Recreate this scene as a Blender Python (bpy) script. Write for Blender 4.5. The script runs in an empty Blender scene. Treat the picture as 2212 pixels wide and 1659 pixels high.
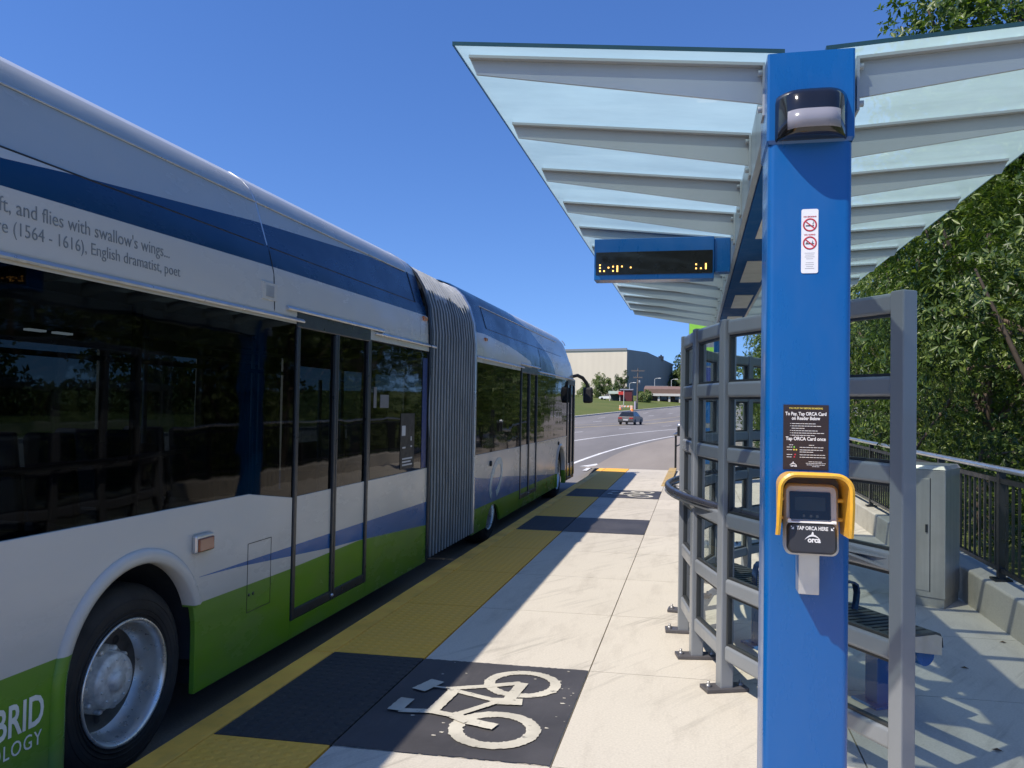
import bpy, bmesh, math, random
import numpy as np
from mathutils import Vector, Matrix

random.seed(7)
S = bpy.context.scene
COL = S.collection
R = math.radians

# ------------------------------------------------------------------ camera
cam = bpy.data.cameras.new('camera')
cam.sensor_fit = 'HORIZONTAL'
cam.sensor_width = 36.0
cam.lens = 36.0 * 1750.0 / 2212.0
cam.clip_start = 0.05
cam.clip_end = 6000
camo = bpy.data.objects.new('camera', cam)
COL.objects.link(camo)
_yaw, _pitch, _roll = R(12.8033), R(1.426), R(1.0)
_f = Vector((-math.sin(_yaw) * math.cos(_pitch), math.cos(_yaw) * math.cos(_pitch), math.sin(_pitch)))
_r = Vector((math.cos(_yaw), math.sin(_yaw), 0))
_u = _r.cross(_f)
_M = Matrix((_r, _u, -_f)).transposed() @ Matrix.Rotation(_roll, 3, 'Z')
camo.matrix_world = Matrix.Translation((0, 0, 1.5)) @ _M.to_4x4()
S.camera = camo
S.render.resolution_x, S.render.resolution_y = 1024, 768

# ------------------------------------------------------------------ light
SUN = Vector((-0.53, -0.52, 1.0)).normalized()          # towards the sun
w = bpy.data.worlds.new('World')
S.world = w
w.use_nodes = True
wn, wl = w.node_tree.nodes, w.node_tree.links
sky = wn.new('ShaderNodeTexSky')
sky.sky_type = 'NISHITA'
sky.sun_disc = False
sky.sun_elevation = math.asin(SUN.z)
sky.sun_rotation = math.atan2(SUN.x, SUN.y)
sky.altitude = 0
sky.air_density = 1.0
sky.dust_density = 0.2
sky.ozone_density = 4.5
# look a little above the true elevation (no brown band at the horizon), richer blue
tc = wn.new('ShaderNodeTexCoord'); va = wn.new('ShaderNodeVectorMath'); va.operation = 'ADD'
va.inputs[1].default_value = (0, 0, .13); vn = wn.new('ShaderNodeVectorMath'); vn.operation = 'NORMALIZE'
wl.new(tc.outputs['Generated'], va.inputs[0]); wl.new(va.outputs[0], vn.inputs[0]); wl.new(vn.outputs[0], sky.inputs[0])
hs = wn.new('ShaderNodeHueSaturation'); hs.inputs['Saturation'].default_value = 1.20; hs.inputs['Hue'].default_value = .512
wl.new(sky.outputs[0], hs.inputs['Color'])
wl.new(hs.outputs[0], wn['Background'].inputs[0])
wn['Background'].inputs[1].default_value = 0.138
sl = bpy.data.lights.new('sun', 'SUN')
sl.energy = 3.9
sl.angle = R(0.55)
sl.color = (1.0, 0.92, 0.79)
so = bpy.data.objects.new('sun', sl)
COL.objects.link(so)
so.rotation_euler = SUN.to_track_quat('Z', 'Y').to_euler()
S.view_settings.view_transform = 'Standard'
S.view_settings.look = 'None'
S.view_settings.gamma = 1
S.view_settings.exposure = 0.48
S.cycles.max_bounces = 10
S.cycles.diffuse_bounces = 4
S.cycles.glossy_bounces = 4
S.cycles.transmission_bounces = 8
S.cycles.transparent_max_bounces = 16
S.cycles.caustics_reflective = False
S.cycles.caustics_refractive = False
S.cycles.sample_clamp_indirect = 6

# ------------------------------------------------------------------ materials
class NT:
    def __init__(s, m):
        s.m = m; m.use_nodes = True
        s.n, s.l = m.node_tree.nodes, m.node_tree.links
        s.n.clear()
        s.out = s.n.new('ShaderNodeOutputMaterial')
    def new(s, t, **k):
        x = s.n.new(t)
        for a, b in k.items(): setattr(x, a, b)
        return x
    def link(s, a, b): s.l.new(a, b)
    def put(s, sock, v):
        if hasattr(v, 'is_linked') or isinstance(v, bpy.types.NodeSocket): s.l.new(v, sock)
        else: sock.default_value = v
    def math(s, op, a, b=0.0, c=0.0, clamp=False):
        x = s.new('ShaderNodeMath', operation=op, use_clamp=clamp)
        for i, v in enumerate((a, b, c)): s.put(x.inputs[i], v)
        return x.outputs[0]
    def mix(s, f, a, b):
        x = s.new('ShaderNodeMix', data_type='RGBA')
        s.put(x.inputs[0], f)
        s.put(x.inputs[6], a if not isinstance(a, tuple) else (*a[:3], 1))
        s.put(x.inputs[7], b if not isinstance(b, tuple) else (*b[:3], 1))
        return x.outputs[2]
    def pos(s, obj=None):
        if obj is not None:
            x = s.new('ShaderNodeTexCoord', object=obj); return x.outputs['Object']
        return s.new('ShaderNodeNewGeometry').outputs['Position']
    def xyz(s, v):
        x = s.new('ShaderNodeSeparateXYZ'); s.link(v, x.inputs[0]); return x.outputs
    def noise(s, scale, detail=4, rough=.55, v=None, mul=None):
        x = s.new('ShaderNodeTexNoise')
        x.inputs['Scale'].default_value = scale; x.inputs['Detail'].default_value = detail
        x.inputs['Roughness'].default_value = rough
        v = v if v is not None else s.pos()
        if mul:
            mp = s.new('ShaderNodeVectorMath', operation='MULTIPLY'); s.link(v, mp.inputs[0])
            mp.inputs[1].default_value = mul; v = mp.outputs[0]
        s.link(v, x.inputs['Vector'])
        return x.outputs[0]
    def ramp(s, f, lo, hi, a=0.0, b=1.0):
        x = s.new('ShaderNodeMapRange'); x.clamp = True
        s.put(x.inputs[0], f)
        for i, v in enumerate((lo, hi, a, b)): x.inputs[i + 1].default_value = v
        return x.outputs[0]
    def bump(s, h, strength=.3, dist=.01):
        x = s.new('ShaderNodeBump'); x.inputs['Strength'].default_value = strength
        x.inputs['Distance'].default_value = dist; s.link(h, x.inputs['Height'])
        return x.outputs[0]
    def bsdf(s, color, rough=.5, metal=0., normal=None, spec=.5, coat=0., out=True):
        x = s.new('ShaderNodeBsdfPrincipled')
        s.put(x.inputs['Base Color'], (*color[:3], 1) if isinstance(color, tuple) else color)
        s.put(x.inputs['Roughness'], rough); s.put(x.inputs['Metallic'], metal)
        x.inputs['Specular IOR Level'].default_value = spec
        x.inputs['Coat Weight'].default_value = coat
        x.inputs['Coat Roughness'].default_value = .05
        if normal is not None: s.link(normal, x.inputs['Normal'])
        if out: s.link(x.outputs[0], s.out.inputs[0])
        return x

_mats = {}
def mat(name, c, rough=.5, metal=0., var=.12, scale=6., bump=0., bscale=60., spec=.5, coat=0., rvar=.1):
    """plain surface with cloudy wear in colour and gloss"""
    if name in _mats: return _mats[name]
    m = bpy.data.materials.new(name); t = NT(m)
    n = t.noise(scale, 5)
    f = t.ramp(n, .3, .7, 1 - var, 1 + var)
    mul = t.new('ShaderNodeVectorMath', operation='SCALE'); mul.inputs[0].default_value = c[:3]
    t.link(f, mul.inputs['Scale'])
    rr = t.ramp(t.noise(scale * 2.3, 4), .3, .7, max(.02, rough - rvar), min(1, rough + rvar))
    nm = t.bump(t.noise(bscale, 3), bump, .004) if bump else None
    t.bsdf(mul.outputs[0], rr, metal, nm, spec, coat)
    _mats[name] = m
    return m

def emis(name, c, k=1.):
    m = bpy.data.materials.new(name); t = NT(m)
    e = t.new('ShaderNodeEmission'); e.inputs[0].default_value = (*c, 1); e.inputs[1].default_value = k
    t.link(e.outputs[0], t.out.inputs[0]); return m

def schlick(t, f0):
    lw = t.new('ShaderNodeLayerWeight'); lw.inputs['Blend'].default_value = .5     # same from both sides of a single sheet
    return t.math('ADD', f0, t.math('MULTIPLY', t.math('POWER', lw.outputs['Facing'], 5.0), 1 - f0))

def glass(name, tint, base_f=.0, rough=.0, fres=1.45, wave=0.):
    m = bpy.data.materials.new(name); t = NT(m)
    tr = t.new('ShaderNodeBsdfTransparent'); tr.inputs[0].default_value = (*tint, 1)
    gl = t.new('ShaderNodeBsdfGlossy'); gl.inputs['Roughness'].default_value = rough
    if wave: t.link(t.bump(t.noise(2.2, 2, .5), wave, .02), gl.inputs['Normal'])
    fr = schlick(t, ((fres - 1) / (fres + 1)) ** 2)
    mx = t.new('ShaderNodeMixShader')
    t.link(t.math('ADD', fr, base_f, clamp=True), mx.inputs[0])
    t.link(tr.outputs[0], mx.inputs[1]); t.link(gl.outputs[0], mx.inputs[2])
    t.link(mx.outputs[0], t.out.inputs[0]); return m

# ------------------------------------------------------------------ mesh building
class MB:
    def __init__(s): s.v = []; s.f = []; s.m = []; s.sm = []
    def add(s, vs, fs, mi=0, smooth=False):
        o = len(s.v); s.v += [tuple(v) for v in vs]
        for f in fs:
            s.f.append([i + o for i in f]); s.m.append(mi); s.sm.append(smooth)
        return s
    def box(s, x0, x1, y0, y1, z0, z1, mi=0):
        vs = [(x, y, z) for z in (z0, z1) for y in (y0, y1) for x in (x0, x1)]
        return s.add(vs, [(0, 2, 3, 1), (4, 5, 7, 6), (0, 1, 5, 4), (2, 6, 7, 3), (0, 4, 6, 2), (1, 3, 7, 5)], mi)
    def obox(s, c, ax, ay, az, mi=0):
        """box from a centre and three half-extent vectors"""
        c, ax, ay, az = (Vector(q) for q in (c, ax, ay, az))
        vs = [c + ax * i + ay * j + az * k for k in (-1, 1) for j in (-1, 1) for i in (-1, 1)]
        return s.add(vs, [(0, 2, 3, 1), (4, 5, 7, 6), (0, 1, 5, 4), (2, 6, 7, 3), (0, 4, 6, 2), (1, 3, 7, 5)], mi)
    def bar(s, p, q, w, h, mi=0, up=(0, 0, 1)):
        p, q = Vector(p), Vector(q); d = (q - p); a = d.normalized()
        sd = a.cross(Vector(up))
        if sd.length < 1e-4: sd = Vector((1, 0, 0))
        sd.normalize(); u = sd.cross(a)
        return s.obox((p + q) / 2, d / 2, sd * w / 2, u * h / 2, mi)
    def prism(s, poly, fn, mi=0, cap=True):
        """poly: 2-D outline; fn(a, b, k) -> point, k = 0 back, 1 front"""
        n = len(poly)
        vs = [fn(a, b, 0) for a, b in poly] + [fn(a, b, 1) for a, b in poly]
        fs = [(i, (i + 1) % n, n + (i + 1) % n, n + i) for i in range(n)]
        if cap: fs += [tuple(range(n - 1, -1, -1)), tuple(range(n, 2 * n))]
        return s.add(vs, fs, mi)
    def tube(s, pts, r, seg=10, mi=0, closed=False, caps=True):
        pts = [Vector(p) for p in pts]; n = len(pts); vs = []; fs = []
        prev = None
        for i, p in enumerate(pts):
            a = pts[(i - 1) % n] if (i or closed) else p
            b = pts[(i + 1) % n] if (i < n - 1 or closed) else p
            t = (b - a).normalized()
            if prev is None:
                u = t.cross(Vector((0, 0, 1)))
                if u.length < 1e-3: u = t.cross(Vector((1, 0, 0)))
            else: u = prev - t * prev.dot(t)
            u.normalize(); prev = u; v = t.cross(u)
            rr = r[i] if isinstance(r, (list, tuple)) else r
            vs += [p + (u * math.cos(2 * math.pi * k / seg) + v * math.sin(2 * math.pi * k / seg)) * rr for k in range(seg)]
        for i in range(n if closed else n - 1):
            j = (i + 1) % n
            fs += [(i * seg + k, i * seg + (k + 1) % seg, j * seg + (k + 1) % seg, j * seg + k) for k in range(seg)]
        s.add(vs, fs, mi, True)
        if caps and not closed:
            s.add(vs[:seg], [tuple(range(seg - 1, -1, -1))], mi); s.add(vs[-seg:], [tuple(range(seg))], mi)
        return s
    def lathe(s, prof, c, axis='X', seg=40, mi=0, a0=0., a1=2 * math.pi, sgn=1):
        """prof: (radius, offset along axis)"""
        full = abs(a1 - a0) > 6.28
        n = seg if full else seg + 1; vs = []; fs = []
        for r, o in prof:
            for k in range(n):
                a = a0 + (a1 - a0) * k / seg
                ca, sa = r * math.cos(a), r * math.sin(a)
                if axis == 'X': vs.append((c[0] + o, c[1] + ca, c[2] + sa))
                elif axis == 'Y': vs.append((c[0] + ca, c[1] + o, c[2] + sa))
                else: vs.append((c[0] + ca, c[1] + sa, c[2] + o))
        for i in range(len(prof) - 1):
            for k in range(n if full else n - 1):
                j = (k + 1) % n
                fs.append((i * n + k, i * n + j, (i + 1) * n + j, (i + 1) * n + k))
        return s.add(vs, fs, mi, True)
    def loft(s, secs, mi=0, smooth=True, close=False):
        n = len(secs[0]); vs = [p for q in secs for p in q]; fs = []
        for i in range(len(secs) - 1):
            for k in range(n if close else n - 1):
                j = (k + 1) % n
                fs.append((i * n + k, i * n + j, (i + 1) * n + j, (i + 1) * n + k))
        return s.add(vs, fs, mi, smooth)
    def ball(s, c, r, seg=12, mi=0):
        pr = [(r[0] if isinstance(r, tuple) else r) * 0 + math.sin(math.pi * i / 8) for i in range(9)]
        rx, ry, rz = r if isinstance(r, tuple) else (r, r, r)
        vs = []; fs = []
        for i in range(9):
            for k in range(seg):
                a = 2 * math.pi * k / seg
                vs.append((c[0] + rx * pr[i] * math.cos(a), c[1] + ry * pr[i] * math.sin(a), c[2] - rz * math.cos(math.pi * i / 8)))
        for i in range(8):
            for k in range(seg):
                j = (k + 1) % seg
                fs.append((i * seg + k, i * seg + j, (i + 1) * seg + j, (i + 1) * seg + k))
        return s.add(vs, fs, mi, True)

BASE = {}
def root(name, loc, label, cat, group=None):
    o = bpy.data.objects.new(name, None); COL.objects.link(o)
    o.location = loc; o.empty_display_size = .2
    BASE[o.name] = Vector(loc)
    o['label'] = label; o['category'] = cat
    if group: o['group'] = group
    return o

def link_mesh(name, me, parent, base, bevel=0., seg=2, solid=0.):
    o = bpy.data.objects.new(name, me); COL.objects.link(o)
    if parent is not None:
        o.parent = parent; BASE[o.name] = base
    else:
        o.location = base; BASE[o.name] = base
    if bevel:
        b = o.modifiers.new('bevel', 'BEVEL'); b.width = bevel; b.segments = seg
        b.limit_method = 'ANGLE'; b.angle_limit = R(35); b.harden_normals = False
    return o

def obj(name, mb, mats, parent=None, base=None, bevel=0., seg=2, fixn=True):
    """one mesh object; mb is in world coordinates; a child keeps its thing's base as origin"""
    base = BASE[parent.name] if parent is not None else Vector(base if base is not None else (0, 0, 0))
    me = bpy.data.meshes.new(name)
    me.from_pydata([(x - base.x, y - base.y, z - base.z) for x, y, z in mb.v], [], mb.f)
    mats = mats if isinstance(mats, (list, tuple)) else [mats]
    for m in mats: me.materials.append(m)
    me.polygons.foreach_set('material_index', mb.m)
    me.polygons.foreach_set('use_smooth', mb.sm)
    if fixn:
        bm = bmesh.new(); bm.from_mesh(me)
        bmesh.ops.recalc_face_normals(bm, faces=bm.faces); bm.to_mesh(me); bm.free()
    me.update()
    return link_mesh(name, me, parent, base, bevel, seg)

def tag(o, label, cat, group=None):
    o['label'] = label; o['category'] = cat
    if group: o['group'] = group
    return o
def struct(o, kind='structure'):
    o['kind'] = kind; return o

def copy_tree(o, parent=None):
    c = o.copy(); COL.objects.link(c); c.parent = parent
    BASE[c.name] = BASE.get(o.name, Vector((0, 0, 0)))
    for ch in list(o.children): copy_tree(ch, c)
    return c

def text_mb(txt, size, fn, depth=.001, align='CENTER', bold=0., spacing=1., xs=1.):
    """lettering as solid mesh; fn(x, y, z) maps letter space to the world"""
    cu = bpy.data.curves.new('lettering', 'FONT'); cu.body = txt; cu.size = size
    cu.align_x = align; cu.align_y = 'BOTTOM_BASELINE'; cu.extrude = depth; cu.offset = bold
    cu.resolution_u = 3; cu.space_character = spacing; cu.space_line = .95
    o = bpy.data.objects.new('lettering', cu); COL.objects.link(o)
    dg = bpy.context.evaluated_depsgraph_get(); dg.update()
    me = bpy.data.meshes.new_from_object(o.evaluated_get(dg))
    mb = MB(); mb.add([fn(v.co.x * xs, v.co.y, v.co.z + depth) for v in me.vertices], [tuple(p.vertices) for p in me.polygons])
    bpy.data.objects.remove(o); bpy.data.curves.remove(cu); bpy.data.meshes.remove(me)
    return mb

def lerp(pts, x):
    if x <= pts[0][0]: return pts[0][1]
    for (a, b), (c, d) in zip(pts, pts[1:]):
        if x <= c: return b + (d - b) * (x - a) / (c - a)
    return pts[-1][1]
# ================================================================== GROUND
ROAD = -0.30
def hgt(y):
    if y <= 84: return 0.0
    d = min(y, 420) - 84
    return .0235 * d * d / (d + 8)
def fog_x(y):
    return -3.75 + .00252 * max(0, y - 20) ** 2 if y < 80 else 5.32 + .302 * (y - 80)
FARK = [(-200, -27), (0, -26.5), (40, -24), (70, -19.5), (100, -15), (120, -12.1), (135, -9.8), (170, -3.7), (220, 8), (300, 30)]
def far_x(y): return lerp(FARK, y)

def m_concrete(name, base, stain=(.30, .26, .21), wear=.5):
    m = bpy.data.materials.new(name); t = NT(m)
    g = t.new('ShaderNodeNewGeometry'); p = g.outputs['Position']
    rnd = t.ramp(g.outputs['Random Per Island'], 0, 1, .93, 1.05)
    big = t.ramp(t.noise(1.1, 6, .62), .38, .72)
    streak = t.ramp(t.noise(2.2, 6, .7, mul=(2.2, .55, 1)), .50, .78)
    fine = t.ramp(t.noise(90, 3, .6), .3, .7, .9, 1.08)
    spot = t.ramp(t.noise(26, 3, .6), .66, .74)
    c = t.mix(t.math('MULTIPLY', streak, wear), base, stain)
    vr = t.new('ShaderNodeVectorRotate'); vr.inputs['Angle'].default_value = .55; t.link(p, vr.inputs['Vector'])
    tyre = t.ramp(t.noise(2.6, 5, .65, vr.outputs[0], (5.5, .35, 1)), .53, .70)
    patch = t.ramp(t.noise(.8, 2, .5), .46, .58)
    c = t.mix(t.math('MULTIPLY', t.math('MULTIPLY', tyre, patch), .62), c, tuple(q * .42 for q in base))
    c = t.mix(t.math('MULTIPLY', big, .14), c, tuple(q * .72 for q in base))
    c = t.mix(t.math('MULTIPLY', spot, .20), c, tuple(q * .5 for q in base))
    sc = t.new('ShaderNodeVectorMath', operation='SCALE'); t.link(c, sc.inputs[0])
    t.link(t.math('MULTIPLY', rnd, fine), sc.inputs['Scale'])
    t.bsdf(sc.outputs[0], .82, 0, t.bump(t.noise(130, 3), .25, .003), .3)
    return m
CONC = m_concrete('broom_concrete', (.585, .535, .455), (.33,.29,.24), .5)
CONC_OLD = m_concrete('kerb_concrete', (.50, .465, .40), (.2, .17, .13), .5)
JOINT = mat('joint_filler', (.09, .075, .06), .9, var=.3)

def m_tactile(name, c, dirt):
    m = bpy.data.materials.new(name); t = NT(m)
    x, y, z = t.xyz(t.pos())
    def cell(v): return t.math('SUBTRACT', t.math('FRACT', t.math('DIVIDE', v, .0605)), .5)
    cx, cy = cell(x), cell(y)
    d = t.math('SQRT', t.math('ADD', t.math('MULTIPLY', cx, cx), t.math('MULTIPLY', cy, cy)))
    dome = t.ramp(d, .20, .36, 1, 0)
    n = t.ramp(t.noise(3.5, 6, .65), .35, .7)
    n2 = t.ramp(t.noise(2.0, 4, .65, mul=(3, .6, 1)), .45, .75)
    col = t.mix(t.math('MULTIPLY', n, .55), c, dirt)
    col = t.mix(t.math('MULTIPLY', n2, .35), col, dirt)
    col = t.mix(t.math('MULTIPLY', t.ramp(d, .30, .5), .16), col, tuple(q * .6 for q in dirt))  # shade between the domes, painted into the colour
    t.bsdf(col, .7, 0, t.bump(dome, .7, .005), .35)
    return m
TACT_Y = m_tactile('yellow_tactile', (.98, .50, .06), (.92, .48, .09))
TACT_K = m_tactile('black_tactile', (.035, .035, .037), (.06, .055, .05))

def m_paint(name, c, under, lo, hi, scale=9, wob=.5):
    """road paint, chipped and scuffed down to the surface underneath"""
    m = bpy.data.materials.new(name); t = NT(m)
    chip = t.ramp(t.noise(scale, 8, .72), lo, hi)
    sc = t.ramp(t.noise(2.4, 5, .6), .3, .75, .75, 1.3)
    scuff = t.ramp(t.noise(3, 5, .7, mul=(4, .8, 1)), .55, .8)
    col = t.mix(t.math('MULTIPLY', scuff, wob), c, tuple(.55 * a + .45 * b for a, b in zip(c, under)))
    v = t.new('ShaderNodeVectorMath', operation='SCALE'); t.link(col, v.inputs[0]); t.link(sc, v.inputs['Scale'])
    col = t.mix(chip, v.outputs[0], under)
    t.bsdf(col, .6, 0, t.bump(t.noise(120, 3), .2, .002), .4)
    return m
PAINT_K = m_paint('black_band_paint', (.062, .058, .060), (.50, .46, .40), .69, .74, wob=.16)
PAINT_W = m_paint('white_marking_paint', (.56, .52, .43), (.07, .065, .06), .60, .70, 16, .40)
PAINT_Y = m_paint('yellow_kerb_paint', (.98, .50, .07), (.25, .2, .14), .62, .72, 7)
LINE_W = m_paint('white_line_paint', (.75, .74, .72), (.2, .2, .2), .72, .85, 3)
LINE_Y = m_paint('yellow_line_paint', (.42, .33, .16), (.2, .19, .18), .6, .8, 2)

def m_asphalt(name, c):
    m = bpy.data.materials.new(name); t = NT(m)
    a = t.ramp(t.noise(.35, 5, .6, mul=(1, .12, 1)), .35, .65, .86, 1.12)
    b = t.ramp(t.noise(70, 3, .6), .3, .7, .85, 1.15)
    v = t.new('ShaderNodeVectorMath', operation='SCALE'); v.inputs[0].default_value = c
    t.link(t.math('MULTIPLY', a, b), v.inputs['Scale'])
    t.bsdf(v.outputs[0], .85, 0, t.bump(t.noise(160, 2), .3, .003), .3)
    return m
ASPH = m_asphalt('asphalt', (.205, .192, .183))
WALK = m_asphalt('shoulder_paving', (.30, .262, .225))

def m_grass(name, c1, c2, c3):
    m = bpy.data.materials.new(name); t = NT(m)
    n = t.ramp(t.noise(.09, 6, .65), .35, .65); n2 = t.ramp(t.noise(2.2, 5, .7), .35, .68)
    c = t.mix(n, c1, c2); c = t.mix(t.math('MULTIPLY', n2, .5), c, c3)
    t.bsdf(c, .9, 0, t.bump(t.noise(6, 4), .6, .05), .2)
    return m
GRASS = m_grass('mown_grass', (.10, .135, .030), (.15, .16, .045), (.06, .085, .02))

# --- one ground sheet to the horizon
mb = MB()
ys = [-300, -60, 0, 30, 60, 80, 88, 92, 98, 106, 116, 130, 150, 180, 220, 260, 320, 420, 700, 1400, 3500]
xs = [-2500, -700, -200, -80, -40, -26, -10, 0, 10, 40, 120, 400, 2500]
vs = [(x, y, hgt(y) - .36) for y in ys for x in xs]
nx = len(xs)
mb.add(vs, [(j * nx + i, j * nx + i + 1, (j + 1) * nx + i + 1, (j + 1) * nx + i) for j in range(len(ys) - 1) for i in range(nx - 1)])
struct(obj('ground', mb, GRASS))

def strip(name, fl, fr, y0, y1, dz, m, step=2., kind='structure', zf=None):
    mb = MB(); n = max(1, int((y1 - y0) / step)); vs = []
    for k in range(n + 1):
        y = y0 + (y1 - y0) * k / n
        z = (hgt(y) + ROAD + dz) if zf is None else zf(y)
        vs += [(fl(y), y, z), (fr(y), y, z)]
    mb.add(vs, [(2 * k, 2 * k + 1, 2 * k + 3, 2 * k + 2) for k in range(n)])
    return struct(obj(name, mb, m), kind)
strip('road', lambda y: far_x(y), lambda y: fog_x(y) + 1.6 if y > 20 else -2.2, -60, 300, 0, ASPH)
strip('lane_line', lambda y: fog_x(y) - .07, lambda y: fog_x(y) + .07, 21, 130, .004, LINE_W)
strip('lane_line', lambda y: fog_x(y) - 3.42, lambda y: fog_x(y) - 3.28, 16, 130, .004, LINE_W)
def lane(fr):
    def f(y): return fog_x(y) - 3.35 + (far_x(y) - fog_x(y) + 3.35) * fr
    return f
for fr, mm, wd in ((.40, LINE_Y, .09), (.412, LINE_Y, .09), (.55, LINE_Y, .09)):
    strip('lane_line', lambda y: lane(fr)(y) - wd, lambda y: lane(fr)(y) + wd, 20, 200, .004, mm)
for fr in (.2, .72, .86):
    for k in range(9):
        y = 28 + 12 * k
        strip('lane_line', lambda y: lane(fr)(y) - .06, lambda y: lane(fr)(y) + .06, y, y + 3.2, .004, LINE_W)
# far kerb and pavement edge
mb = MB(); secs = []
for k in range(90):
    y = -60 + k * 4; x = far_x(y); z = hgt(y) + ROAD
    secs.append([(x + .02, y, z - .05), (x, y, z + .16), (x - .35, y, z + .17), (x - .37, y, z - .06)])
mb.loft(secs, 0, False)
struct(obj('kerb', mb, CONC_OLD))
# grass bank beyond the far kerb
mb = MB(); secs = []
for k in range(80):
    y = -60 + k * 4.4; x = far_x(y)
    secs.append([(x - .36, y, hgt(y) + ROAD + .155), (x - 3, y, hgt(y) + .05), (x - 9, y, hgt(y) + .45), (x - 30, y, hgt(y) + .9), (x - 140, y, hgt(y) + 1.0)])
mb.loft(secs, 0, True)
struct(obj('grass_bank', mb, GRASS))
# right-hand shoulder past the platform
strip('pavement', lambda y: fog_x(y) + .55 + .03 * max(0, 34 - y), lambda y: fog_x(y) + 9, 19.9, 170, .02, WALK,
      zf=lambda y: hgt(y) + ROAD + .03 + .24 * max(0, (24 - y) / 4.2) * (1 if y < 24 else 0))

# --- platform slabs (the cross joints run slightly skew)
SK = .05
def sk(x, y0): return y0 + SK * (x + .57)
JY = [-5.395 + 1.25 * k for k in range(21)]
mb = MB()
G = .0035
def slab(mb, xa, xb, ya, yb, z0, z1, mi=0):
    lo = [(xa + G, sk(xa, ya) + G), (xb - G, sk(xb, ya) + G), (xb - G, sk(xb, yb) - G), (xa + G, sk(xa, yb) - G)]
    mb.add([(x, y, z0) for x, y in lo] + [(x, y, z1) for x, y in lo],
           [(4, 5, 6, 7), (0, 1, 5, 4), (1, 2, 6, 5), (2, 3, 7, 6), (3, 0, 4, 7)], mi)
for a, b in zip(JY, JY[1:]):
    for xa, xb in ((-1.53, -.57), (-.57, .72), (.72, 2.10)):
        slab(mb, xa, xb, a, b, -.03, 0)
struct(obj('platform', mb, CONC))
mb = MB(); mb.add([(-2.2, -8, -.016), (2.3, -8, -.016), (2.3, 19.7, -.016), (-2.2, 19.7, -.016)], [(0, 1, 2, 3)])
mb.box(-2.2, 2.3, -8, 19.6, -.36, -.02)
struct(obj('platform_base', mb, JOINT))
# kerb: concrete nose with a yellow painted top
mb = MB()
for a, b in zip(JY[::2], JY[2::2]):
    slab(mb, -2.24, -2.096, a, b, -.36, .001)
struct(obj('kerb', mb, PAINT_Y, bevel=.008))
# tactile tiles, every fifth one black
my, mk = MB(), MB()
BANDS = [(3.355, 4.605), (9.605, 10.855), (13.355, 14.605)]
for a, b in zip(JY, JY[1:]):
    blk = any(abs(a - q[0]) < .1 for q in BANDS)
    slab(mk if blk else my, -2.088, -1.533, a, b, -.03, .004)
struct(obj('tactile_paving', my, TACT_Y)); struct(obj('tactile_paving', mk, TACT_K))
# black painted bands
for a, b in BANDS:
    mb = MB(); xa, xb = -1.527, -.575
    n = 14
    random.seed(int(a * 10))
    top, bot = [], []
    for k in range(n * 4 + 1):
        x = xa + (xb - xa) * k / (n * 4)
        bot.append((x, sk(x, a) + random.uniform(-.004, .006), .004)); top.append((x, sk(x, b) - .004 + random.uniform(-.005, .004), .004))
    mb.loft([bot, top], 0, False)
    struct(obj('painted_band', mb, PAINT_K))

# --- bicycle stencil, painted with ragged edges
def bike(dy, dx=0, s=1.):
    rnd = random.Random(int(dy * 7) + 3)
    objs = MB()
    Z = [.0082]
    def P(x, y): return (x + dx, y + dy, Z[0])
    def ring(cx, cy, ro, ri):
        n = 110; vs = []
        for k in range(n):
            a = 2 * math.pi * k / n
            e1 = ro + rnd.uniform(-.003, .003) + (rnd.uniform(0, .007) if rnd.random() < .12 else 0)
            e2 = ri + rnd.uniform(-.003, .003) - (rnd.uniform(0, .007) if rnd.random() < .12 else 0)
            vs += [P(cx + e1 * math.cos(a), cy + e1 * math.sin(a)), P(cx + e2 * math.cos(a), cy + e2 * math.sin(a))]
        objs.add(vs, [(2 * k, 2 * ((k + 1) % n), 2 * ((k + 1) % n) + 1, 2 * k + 1) for k in range(n)])
        Z[0] += .0004
    def stroke(pts, wd):
        for (a, b), (c, d) in zip(pts, pts[1:]):
            L = math.hypot(c - a, d - b); n = max(3, int(L / .012)); ux, uy = (c - a) / L, (d - b) / L
            vs = []
            for k in range(n + 1):
                t = k / n; x, y = a + (c - a) * t, b + (d - b) * t
                w1, w2 = wd / 2 + rnd.uniform(-.002, .002), wd / 2 + rnd.uniform(-.002, .002)
                vs += [P(x - uy * w1, y + ux * w1), P(x + uy * w2, y - ux * w2)]
            objs.add(vs, [(2 * k, 2 * k + 1, 2 * k + 3, 2 * k + 2) for k in range(n)])
            Z[0] += .0004
    ring(-.886, 4.278, .206, .148); ring(-.884, 3.650, .212, .146)
    stroke([(-1.250, 4.095), (-1.055, 4.192), (-.895, 4.283)], .048)          # top tube to far hub
    stroke([(-1.215, 4.085), (-.955, 3.995)], .042)                            # down tube
    stroke([(-.885, 4.285), (-.905, 4.010)], .062)                             # stay
    stroke([(-.985, 3.985), (-.83, 4.012)], .085)                              # crank
    stroke([(-1.205, 4.09), (-1.225, 3.782)], .062)                            # seat side bar
    stroke([(-1.385, 3.745), (-1.235, 3.775), (-1.075, 3.745)], .048)
    stroke([(-1.10, 3.765), (-.955, 3.975)], .042)
    stroke([(-1.13, 3.765), (-1.02, 3.70), (-.885, 3.668)], .07)               # fork to near hub
    stroke([(-1.33, 4.19), (-1.385, 4.03)], .085)                              # saddle
    stroke([(-1.375, 4.10), (-1.24, 4.095)], .02)
    stroke([(-1.395, 3.90), (-1.405, 3.735)], .075)                             # handlebar
    return struct(obj('bicycle_marking', objs, PAINT_W, fixn=False))
bike(0)
bike(10.03)
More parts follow.
